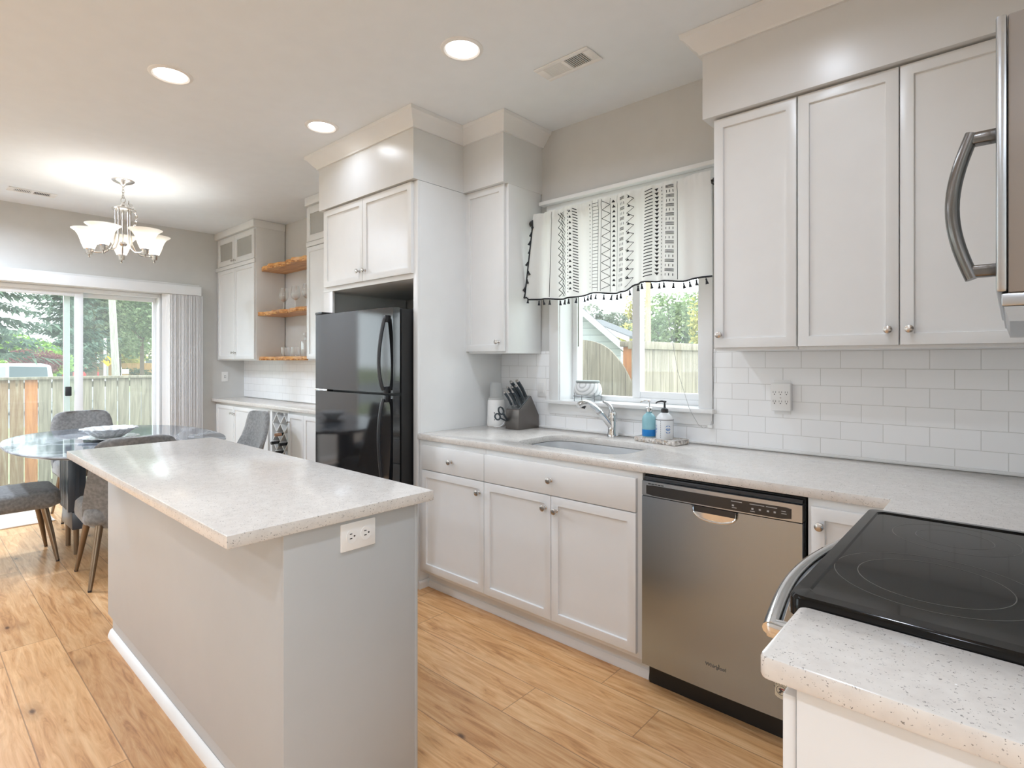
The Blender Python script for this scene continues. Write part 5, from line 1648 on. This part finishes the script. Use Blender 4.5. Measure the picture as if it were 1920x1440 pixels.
# trees
def conifer(name, label, x, y, h, rb, crown0, mat, seed, twig=0.30, whorl=0.36, per=9, dens=13, droop=0.22, group=None, trunk=0.16):
    rr = random.Random(seed)
    t = thing(name, label, 'tree', (x, y, GZ), group=group)
    m = MB(); m.tube([(x, y, GZ), (x + 0.05, y, GZ + h * .5), (x, y, GZ + h)], [trunk, trunk * .6, 0.02], 9); m.build('trunk', 'bark', t)
    vs, fs = [], []
    z = crown0
    while z < h - 0.2:
        f = 1 - (z - crown0) / (h - crown0)
        L = rb * (0.10 + 0.90 * f ** 0.85) * rr.uniform(0.8, 1.15)
        for j in range(per):
            a = rr.uniform(0, 2 * pi); l = L * rr.uniform(0.65, 1.1); dz = rr.uniform(-0.24, 0.24)
            for i in range(dens):
                q = (i + rr.random()) / dens
                px_, py_ = cos(a) * l * q, sin(a) * l * q
                pz = z + dz - droop * l * q + 0.22 * l * q * q + rr.uniform(-.05, .05)
                for s in range(2):
                    b_ = a + rr.uniform(-1.1, 1.1)
                    tw = twig * rr.uniform(0.6, 1.2) * (1.15 - 0.5 * q)
                    ex, ey, ez = cos(b_) * tw, sin(b_) * tw, -rr.uniform(0.1, 0.85) * tw
                    wv = 0.20 * tw
                    n0 = len(vs)
                    vs += [(px_ - sin(b_) * wv, py_ + cos(b_) * wv, pz), (px_ + sin(b_) * wv, py_ - cos(b_) * wv, pz + rr.uniform(-.03, .03)), (px_ + ex, py_ + ey, pz + ez)]
                    fs.append((n0, n0 + 1, n0 + 2))
        z += whorl * rr.uniform(0.8, 1.2)
    me = bpy.data.meshes.new('foliage'); me.from_pydata(vs, [], fs); me.materials.append(M[mat])
    o = bpy.data.objects.new('foliage', me); COL.objects.link(o); o.parent = t
    return t

def broadleaf(name, label, c, rad, mat, seed, n=2600, leaf=0.20, lumps=9, trunk=0.14, group=None, cat='tree', stems=True):
    rr = random.Random(seed)
    t = thing(name, label, cat, (c[0], c[1], GZ), group=group)
    if stems:
        m = MB(); m.tube([(c[0], c[1], GZ), (c[0] + .04, c[1], (GZ + c[2]) / 2), (c[0], c[1], c[2])], [trunk, trunk * .8, trunk * .4], 9)
        for k in range(4):
            a = k * 1.7 + seed
            m.tube([(c[0], c[1], GZ + (c[2] - GZ) * .6), (c[0] + rad[0] * .5 * cos(a), c[1] + rad[1] * .5 * sin(a), c[2] + rad[2] * .2)], [trunk * .5, trunk * .15], 7)
        m.build('trunk', 'bark', t)
    L = [(rr.uniform(-.62, .62), rr.uniform(-.62, .62), rr.uniform(-.5, .62), rr.uniform(0.32, 0.56)) for _ in range(lumps)] + [(0, 0, 0, 0.62)]
    vs, fs = [], []
    for i in range(n):
        lx, ly, lz, lr = L[i % len(L)]
        d = Vector((rr.gauss(0, 1), rr.gauss(0, 1), rr.gauss(0, 1))).normalized() * lr * rr.uniform(0.72, 1.08)
        p = Vector(((lx + d.x) * rad[0], (ly + d.y) * rad[1], c[2] - GZ + (lz + d.z) * rad[2]))
        q = Euler((rr.uniform(-1.0, 1.0), rr.uniform(-1.0, 1.0), rr.uniform(0, 6.3))).to_matrix()
        s = leaf * rr.uniform(0.6, 1.25); n0 = len(vs)
        for u_, v_ in ((-.5, 0), (0, -.36), (.55, 0), (0, .36)):
            vs.append(tuple(p + q @ Vector((u_ * s, v_ * s, 0.12 * s * (abs(u_) - .3)))))
        fs.append((n0, n0 + 1, n0 + 2, n0 + 3))
    me = bpy.data.meshes.new('foliage'); me.from_pydata(vs, [], fs); me.materials.append(M[mat])
    o = bpy.data.objects.new('foliage', me); COL.objects.link(o); o.parent = t
    return t

M['bark'] = plain('grey_brown_bark', srgb(112, 98, 86), 0.95, noise=0.2, nscale=14)
M['fir'] = leafy('blue_green_needles', srgb(92, 112, 100), srgb(122, 142, 124), srgb(152, 168, 146))
M['fir_dark'] = leafy('olive_green_needles', srgb(88, 100, 76), srgb(118, 128, 98), srgb(150, 156, 120))
M['leaf_green'] = leafy('mid_green_leaves', srgb(104, 124, 88), srgb(140, 158, 120), srgb(176, 188, 142), 1.2)
M['leaf_lime'] = leafy('lime_green_leaves', srgb(112, 150, 72), srgb(150, 184, 92), srgb(186, 208, 124), 1.6)
M['leaf_plum'] = leafy('plum_leaves', srgb(112, 72, 74), srgb(138, 94, 94), srgb(164, 122, 116), 1.6)
M['leaf_grey'] = leafy('grey_green_leaves', srgb(112, 120, 110), srgb(138, 146, 132), srgb(164, 168, 148), 1.2)
M['leaf_gold'] = leafy('yellow_green_leaves', srgb(160, 158, 92), srgb(190, 184, 116), srgb(214, 206, 140), 1.6)
M['leaf_hedge'] = leafy('hedge_leaves', srgb(92, 104, 84), srgb(120, 132, 106), srgb(146, 156, 128), 2.0)

p = at(-26, 677, X=-24); conifer('fir_tree', 'blue-green fir with drooping boughs at the edge of the slider glass', p.x, p.y, 12.5, 2.25, 2.55, 'fir', 3, twig=0.36, whorl=0.40, per=9, dens=24, droop=0.34)
p = at(128, 677, X=-41); conifer('fir_tree', 'tall blue-green fir behind the plum shrub across the street', p.x, p.y, 15, 2.5, 1.7, 'fir', 11, twig=0.46, whorl=0.36, per=13, dens=20, trunk=0.22)
for k, (px, X, h, r_, c0, mt, lb) in enumerate(((172, -50, 20, 2.5, 3.2, 'fir_dark', 'olive green fir with bare lower trunk behind the road sign'), (194, -62, 21, 3.0, 3.4, 'fir_dark', 'olive green fir close behind the white marker post'),
                                    (147, -78, 24, 3.0, 2.0, 'fir', 'dense fir standing behind the slider meeting stiles'), (222, -102, 27, 5.5, 4.0, 'fir_dark', 'big olive fir between the utility pole and the tan house'))):
    p = at(px, 677, X=X); conifer('fir_tree', lb, p.x, p.y, h, r_, c0, mt, 20 + k, twig=0.62, whorl=0.5, per=12, dens=13, group=None, trunk=0.34)
c = at(266, 590, X=-70); broadleaf('maple_tree', 'wide spreading green tree in front of the tan house', c, (5.2, 6.0, 3.7), 'leaf_green', 5, n=9000, leaf=0.42, lumps=16, trunk=0.22)
c = at(224, 612, X=-84); broadleaf('maple_tree', 'green tree crown behind the leaning utility pole', c, (5.5, 5.5, 5.0), 'leaf_green', 8, n=6500, leaf=0.45, lumps=14, trunk=0.22)
c = at(232, 668, X=-93); broadleaf('leafy_shrub', 'yellow-green tall shrub beside the tan house', c, (3.2, 3.2, 1.6), 'leaf_gold', 9, n=2200, leaf=0.36, cat='shrub')
c = at(42, 664, X=-36); broadleaf('leafy_shrub', 'lime green rounded tree behind the plum shrub', c, (1.8, 2.0, 1.3), 'leaf_lime', 12, n=5200, leaf=0.18, lumps=14, cat='shrub')
c = at(70, 680, X=-31.5); broadleaf('leafy_shrub', 'plum red spreading shrub above the parked truck', c, (1.2, 1.3, 0.62), 'leaf_plum', 14, n=5200, leaf=0.10, lumps=13, cat='shrub')
c = at(280, 699, X=-82); broadleaf('clipped_hedge', 'rounded low hedge on the lawn of the tan house', c, (1.5, 3.6, 0.65), 'leaf_hedge', 15, n=1500, leaf=0.22, lumps=5, cat='hedge', stems=False)
c = at(250, 692, X=-99); broadleaf('clipped_hedge', 'small dark hedge at the corner of the tan house', c, (1.0, 1.6, 0.7), 'leaf_hedge', 16, n=900, leaf=0.22, lumps=4, cat='hedge', stems=False)

# poles, road sign, tan fence, yard sign
M['pole'] = board_wood('grey_pole_wood', srgb(150, 144, 132), srgb(178, 172, 160), srgb(198, 192, 180))
p = at(216, 677, X=-33); q = at(210, 560, X=-33)
t = thing('street_pole', 'leaning grey wooden utility pole seen through the fixed slider glass', 'pole', (p.x, p.y, GZ))
b = MB(); d = (Vector((q.x, q.y, q.z)) - Vector((p.x, p.y, CAM_H))); b.tube([Vector((p.x, p.y, CAM_H)) + d * ((GZ - CAM_H) / d.z), Vector((p.x, p.y, CAM_H)) + d * 2.4], [0.17, 0.13], 14); b.build('shaft', 'pole', t)
p = at(197, 677, X=-46); z1 = at(197, 634, X=-46).z
t = thing('marker_post', 'thin pale post behind the yellow road sign', 'pole', (p.x, p.y, GZ)); b = MB(); b.box(p.x - .07, p.x + .07, p.y - .075, p.y + .075, GZ, z1, 0.01); b.build('post', plain('pale_post', srgb(206, 204, 198), 0.7), t)
p = at(202, 677, X=-45)
t = thing('road_sign', 'yellow diamond road sign with a black curved arrow', 'sign', (p.x, p.y, GZ))
b = MB(); b.box(p.x - .03, p.x + .03, p.y - .03, p.y + .03, GZ, p.z - 0.25); b.build('post', plain('galvanised_post', srgb(170, 170, 168), 0.5), t)
b = MB(); hd = 0.36; b.prism([(p.y - hd, p.z), (p.y, p.z - hd), (p.y + hd, p.z), (p.y, p.z + hd)], p.x + 0.031, p.x + 0.040, 'YZ'); sg = b.build('plate', plain('sign_yellow', srgb(250, 190, 20), 0.5), t)
b = MB(); b.tube([(p.x + 0.043, p.y + 0.11, p.z - 0.16), (p.x + 0.043, p.y + 0.11, p.z - 0.01), (p.x + 0.043, p.y + 0.06, p.z + 0.06), (p.x + 0.043, p.y - 0.04, p.z + 0.07)], 0.032, 6, flat=0.1)
b.prism([(p.y - 0.04, p.z + 0.15), (p.y - 0.04, p.z - 0.01), (p.y - 0.17, p.z + 0.07)], p.x + 0.041, p.x + 0.044, 'YZ'); b.build('arrow', 'black', sg)
t = thing('yard_fence', 'tan wooden fence far across the street behind the road sign', 'fence', (-88, at(205, 677, X=-88).y, GZ))
for k in range(26):
    y0 = at(160, 677, X=-88).y + k * 0.56
    m = MB(); m.box(-88.02, -87.98, y0, y0 + 0.53, GZ, at(200, 681, X=-88).z, 0.0); m.build('board', 'cedar_far', t)
m = MB(); y0 = at(160, 677, X=-88).y; m.box(-87.97, -87.92, y0, y0 + 26 * .56, GZ + 1.0, GZ + 1.1); m.build('rail', 'cedar_far', t)
p = at(235, 697, X=-60)
t = thing('yard_sign', 'small white yard sign on the lawn beyond the fence', 'sign', (p.x, p.y, GZ)); b = MB(); b.box(p.x - .01, p.x + .01, p.y - .28, p.y + .28, p.z - .2, p.z + .22, 0.004); b.build('panel', 'white_plastic', t)
b = MB(); b.box(p.x - .03, p.x - .011, p.y - .30, p.y - .26, GZ, p.z + .4); b.build('post', 'white_plastic', t)

# parked pickup
def pickup(x, y, label):
    t = thing('pickup_truck', label, 'truck', (x, y, GZ))
    silver = plain('silver_car_paint', srgb(206, 210, 214), 0.25, noise=0.01)
    dark = plain('tinted_car_glass', srgb(120, 132, 138), 0.08)
    m = MB()
    m.prism([(y - 2.75, GZ + 0.42), (y + 2.75, GZ + 0.42), (y + 2.78, GZ + 1.22), (y + 0.95, GZ + 1.24), (y + 0.86, GZ + 1.82), (y + 0.60, GZ + 1.90), (y - 0.55, GZ + 1.90), (y - 0.95, GZ + 1.80), (y - 1.55, GZ + 1.24), (y - 2.6, GZ + 1.14), (y - 2.78, GZ + 0.95)], x - 0.92, x + 0.92, 'YZ', 0.05)
    m.build('body', silver, t)
    m = MB(); m.prism([(y - 1.36, GZ + 1.27), (y - 0.42, GZ + 1.27), (y - 0.42, GZ + 1.78), (y - 0.90, GZ + 1.74)], x + 0.915, x + 0.926, 'YZ'); m.build('window', plain('light_car_glass', srgb(196, 206, 206), 0.08), t)
    m = MB(); m.prism([(y - 0.32, GZ + 1.27), (y + 0.78, GZ + 1.27), (y + 0.74, GZ + 1.76), (y - 0.32, GZ + 1.79)], x + 0.915, x + 0.926, 'YZ'); m.build('window', dark, t)
    for yy in (y - 1.8, y + 1.75):
        for s in (-1, 1):
            m = MB(); m.lathe([(0.0, -0.12), (0.30, -0.12), (0.38, -0.08), (0.38, 0.08), (0.30, 0.12), (0.0, 0.12)], (x + s * 0.86, yy, GZ + 0.38), 22, 'X'); m.build('wheel', 'black', t)
    m = MB(); m.box(x + 0.93, x + 1.06, y - 1.42, y - 1.30, GZ + 1.22, GZ + 1.38, 0.02); m.build('mirror', 'black_plastic', t)
p = at(52, 677, X=-28); pickup(p.x, p.y - 0.30, 'silver pickup truck parked beyond the back fence')

# tan house across the street
def house(label, X, y0, y1, ze, zr, mats):
    t = thing('house', label, 'house', (X, (y0 + y1) / 2, GZ))
    m = MB(); m.box(X - 8, X, y0, y1, GZ, ze); m.build('wall', mats[0], t)
    m = MB(); m.prism([(X + 0.9, ze - 0.05), (X + 0.9, ze + 0.12), (X - 4, zr), (X - 8.9, ze + 0.12), (X - 8.9, ze - 0.05)], y0 - 0.6, y1 + 0.6, 'XZ'); m.build('roof', mats[1], t)
    for k in range(4):
        yc = y0 + (y1 - y0) * (k + 0.6) / 4.4
        m = MB(); m.box(X + 0.001, X + 0.06, yc - 0.75, yc + 0.75, GZ + 0.8, ze - 0.35, 0.01); w = m.build('window', 'vinyl', t)
        m = MB(); m.box(X + 0.061, X + 0.07, yc - 0.66, yc + 0.66, GZ + 0.9, ze - 0.45); m.build('pane', plain('dim_house_glass', srgb(98, 104, 106), 0.1), w)
    m = MB(); m.box(X - 4.4, X - 3.6, y0 + 2.2, y0 + 3.0, zr - 0.4, zr + 1.6, 0.02); m.build('chimney', plain('brick_chimney', srgb(188, 128, 108), 0.9), t)
    return t
ya = at(250, 677, X=-112).y
house('tan single-storey house with brown roof past the fence', -112, ya, ya + 18, 2.0, 4.4, (plain('tan_siding', srgb(190, 178, 160), 0.85), plain('brown_shingle', srgb(168, 148, 134), 0.95)))

# red car beside the far fence
p = at(138, 677, X=-70)
t = thing('parked_car', 'small red car far beyond the fence, between the door stile and the fir trunks', 'car', (p.x, p.y, GZ))
b = MB(); b.prism([(p.y - 2.0, GZ + .35), (p.y + 2.0, GZ + .35), (p.y + 2.0, GZ + .85), (p.y + 1.2, GZ + .95), (p.y + 0.7, GZ + 1.42), (p.y - 0.8, GZ + 1.42), (p.y - 1.3, GZ + .95), (p.y - 2.0, GZ + .85)], p.x - .85, p.x + .85, 'YZ', 0.05); b.build('body', plain('red_car_paint', srgb(196, 70, 72), 0.3), t)
for yy in (-1.25, 1.25):
    b = MB(); b.lathe([(0.0, -0.1), (0.32, -0.1), (0.32, 0.1), (0.0, 0.1)], (p.x + 0.82, p.y + yy, GZ + 0.32), 18, 'X'); b.build('wheel', 'black', t)

# side yard through the sink window: arched gate, fence, post, neighbour's gable
GY = 4.35
t = thing('garden_gate', 'arched grey board gate outside the sink window', 'gate', (-2.9, GY, GZ))
curve = [at(px, py, Y=GY) for px, py in ((1040, 638), (1092, 637.5), (1110, 639), (1130, 646), (1145, 656), (1157, 670), (1168, 684), (1176, 698), (1185, 718), (1192, 738))]
def gate_top(x):
    for a_, c_ in zip(curve, curve[1:]):
        if a_.x <= x <= c_.x: return a_.z + (c_.z - a_.z) * (x - a_.x) / (c_.x - a_.x)
    return curve[0].z if x < curve[0].x else curve[-1].z
x = -3.62
while x < curve[-1].x - 0.02:
    x2 = min(x + 0.128, curve[-1].x)
    m = MB(); n = 4
    poly = [(x, GZ + 0.06), (x2, GZ + 0.06)] + [(x2 + (x - x2) * k / n, gate_top(x2 + (x - x2) * k / n)) for k in range(n + 1)]
    m.prism(poly, GY - 0.009, GY + 0.009, 'XZ'); m.build('board', 'cedar_grey', t)
    x = x2 + 0.006
m = MB(); m.box(-3.62, -2.50, GY + 0.010, GY + 0.045, 0.62, 0.70, 0.003); m.box(-3.62, -2.50, GY + 0.010, GY + 0.045, -0.3, -0.22, 0.003); m.build('brace', 'cedar_grey', t)
p0, p1 = at(1168, 650, Y=4.62), at(1196, 650, Y=4.62)
t = thing('fence_post', 'fresh orange wooden post behind the arched gate', 'post', ((p0.x + p1.x) / 2, 4.7, GZ))
b = MB(); b.box(p0.x, p1.x, 4.62, 4.62 + 0.14, GZ, at(1175, 650, Y=4.62).z, 0.004); b.build('post', 'cedar_new', t)
b = MB(); b.box(p0.x - .02, p1.x + .02, 4.59, 4.79, at(1175, 650, Y=4.62).z, at(1175, 640, Y=4.62).z, 0.006); b.build('cap', 'cedar_grey', t)

FXR = -2.24
t = thing('yard_fence', 'pale weathered board fence with top rail outside the sink window', 'fence', (FXR, 6.5, GZ))
y = 3.92
while y < 11.5:
    m = MB(); m.box(FXR - 0.009, FXR + 0.009, y, y + 0.152, GZ + 0.03, 1.435, 0.002); m.build('board', 'cedar_grey', t); y += 0.157
y = 4.80
m = MB(); m.box(FXR - 0.03, FXR + 0.035, 3.9, 11.5, 1.436, 1.50, 0.004); m.build('rail', 'cedar_grey', t)
m = MB(); m.box(FXR - 0.05, FXR - 0.010, 3.9, 11.5, -0.3, -0.2, 0.003); m.build('lower_rail', 'cedar_grey', t)

def lap():
    a = NT('white_lap_siding')
    s = a.n('SeparateXYZ'); a.l(a.geo_pos(), s.inputs[0])
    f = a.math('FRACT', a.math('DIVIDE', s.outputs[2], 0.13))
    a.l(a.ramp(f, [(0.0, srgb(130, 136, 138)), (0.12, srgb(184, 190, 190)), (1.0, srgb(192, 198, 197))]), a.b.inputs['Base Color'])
    a.set(Roughness=0.7); a.bump(f, 0.5, 0.02)
    return a.m
e0 = at(1164, 650, Y=9.0)
vd = Vector((e0.x, e0.y)).normalized(); ud = Vector((vd.y, -vd.x))        # into the house, and along its gable
HR = math.atan2(ud.y, ud.x)
r1 = at(1087, 583, Y=9.0); d1 = Vector((r1.x, r1.y))
# where the sight line to the rake's upper end meets the gable wall
k1 = Vector((e0.x, e0.y)).dot(vd) / d1.dot(vd); q1 = d1 * k1
run = (q1 - Vector((e0.x, e0.y))).dot(ud); z1_ = CAM_H + (r1.z - CAM_H) * k1
sl_ = (z1_ - e0.z) / -run
t = thing('house', 'white sided neighbouring house gable behind the arched gate', 'house', (e0.x, e0.y, 0), HR)
W2 = 3.3; pz = e0.z + sl_ * W2
m = MB(); m.prism([(-2 * W2, GZ), (0, GZ), (0, e0.z), (-W2, pz), (-2 * W2, e0.z)], 0, 4.2, 'XZ'); m.build('wall', lap(), t, world=False)
m = MB(); m.prism([(0.12, e0.z - .12 * sl_ + 0.02), (0.12, e0.z - .12 * sl_ + 0.10), (-W2, pz + 0.10), (-2 * W2 - .12, e0.z - .12 * sl_ + 0.10), (-2 * W2 - .12, e0.z - .12 * sl_ + 0.02), (-W2, pz + 0.02)], -0.30, 4.4, 'XZ'); m.build('roof', plain('grey_shingle', srgb(120, 122, 124), 0.95), t, world=False)
m = MB(); m.prism([(0.12, e0.z - .12 * sl_ - 0.05), (0.12, e0.z - .12 * sl_ + 0.08), (-W2, pz + 0.08), (-W2, pz - 0.05)], -0.34, -0.301, 'XZ'); m.build('bargeboard', 'trim', t, world=False)
a0, a1 = at(1140, 619, Y=17), at(1180, 635, Y=17)
t = thing('shed', 'low white-edged shed roof behind the neighbouring house', 'shed', (a0.x, 19, GZ))
sd = (a1.z - a0.z) / (a1.x - a0.x)
m = MB(); m.prism([(a0.x - 1, a0.z - sd), (a1.x, a1.z), (a1.x, a1.z + 0.10), (a0.x - 1, a0.z - sd + 0.10)], 17, 18.2, 'XZ'); m.build('roof', plain('shed_shingle', srgb(104, 106, 108), 0.95), t)
m = MB(); m.prism([(a0.x - 1, a0.z - sd - 0.10), (a1.x, a1.z - 0.10), (a1.x, a1.z + 0.06), (a0.x - 1, a0.z - sd + 0.06)], 16.95, 16.995, 'XZ'); m.build('fascia', 'trim', t)
m = MB(); m.box(a0.x - 0.9, a1.x - 0.1, 17.1, 18.1, GZ, a1.z - 0.12); m.build('wall', lap(), t)
c = at(1150, 612, Y=29); broadleaf('round_tree', 'grey-green round tree above the neighbouring roof', c, (1.9, 1.9, 1.35), 'leaf_grey', 31, n=3600, leaf=0.20, lumps=12)
c = at(1160, 634, Y=20.2); broadleaf('leafy_shrub', 'yellowing shrub in front of the grey-green round tree', c, (1.3, 1.1, 0.55), 'leaf_gold', 32, n=1500, leaf=0.13, cat='shrub')
c = at(1184, 590, Y=36); broadleaf('birch_tree', 'thin yellow-green tree beside the window meeting stile', c, (0.9, 0.9, 1.5), 'leaf_gold', 33, n=1300, leaf=0.16)
c = at(1268, 634, Y=24); broadleaf('round_tree', 'large domed green tree behind the weathered fence', c, (2.5, 2.5, 2.1), 'leaf_green', 34, n=6500, leaf=0.20, lumps=18)
c = at(1222, 632, Y=36); broadleaf('round_tree', 'smaller dusky tree next to the wooden pole', c, (1.1, 1.1, 1.7), 'leaf_grey', 35, n=1800, leaf=0.18)
c = at(1330, 612, Y=18); broadleaf('birch_tree', 'yellow-green tree at the casing edge of the sink window', c, (0.75, 0.75, 1.5), 'leaf_gold', 36, n=1600, leaf=0.14)
p = at(1215, 677, Y=15)
t = thing('street_pole', 'tan wooden utility pole rising behind the weathered fence', 'pole', (p.x, p.y, GZ)); b = MB(); b.tube([(p.x, p.y, GZ), (p.x, p.y, 9)], [0.088, 0.075], 14); b.build('shaft', board_wood('tan_pole_wood', srgb(190, 158, 122), srgb(214, 184, 146), srgb(226, 200, 166)), t)
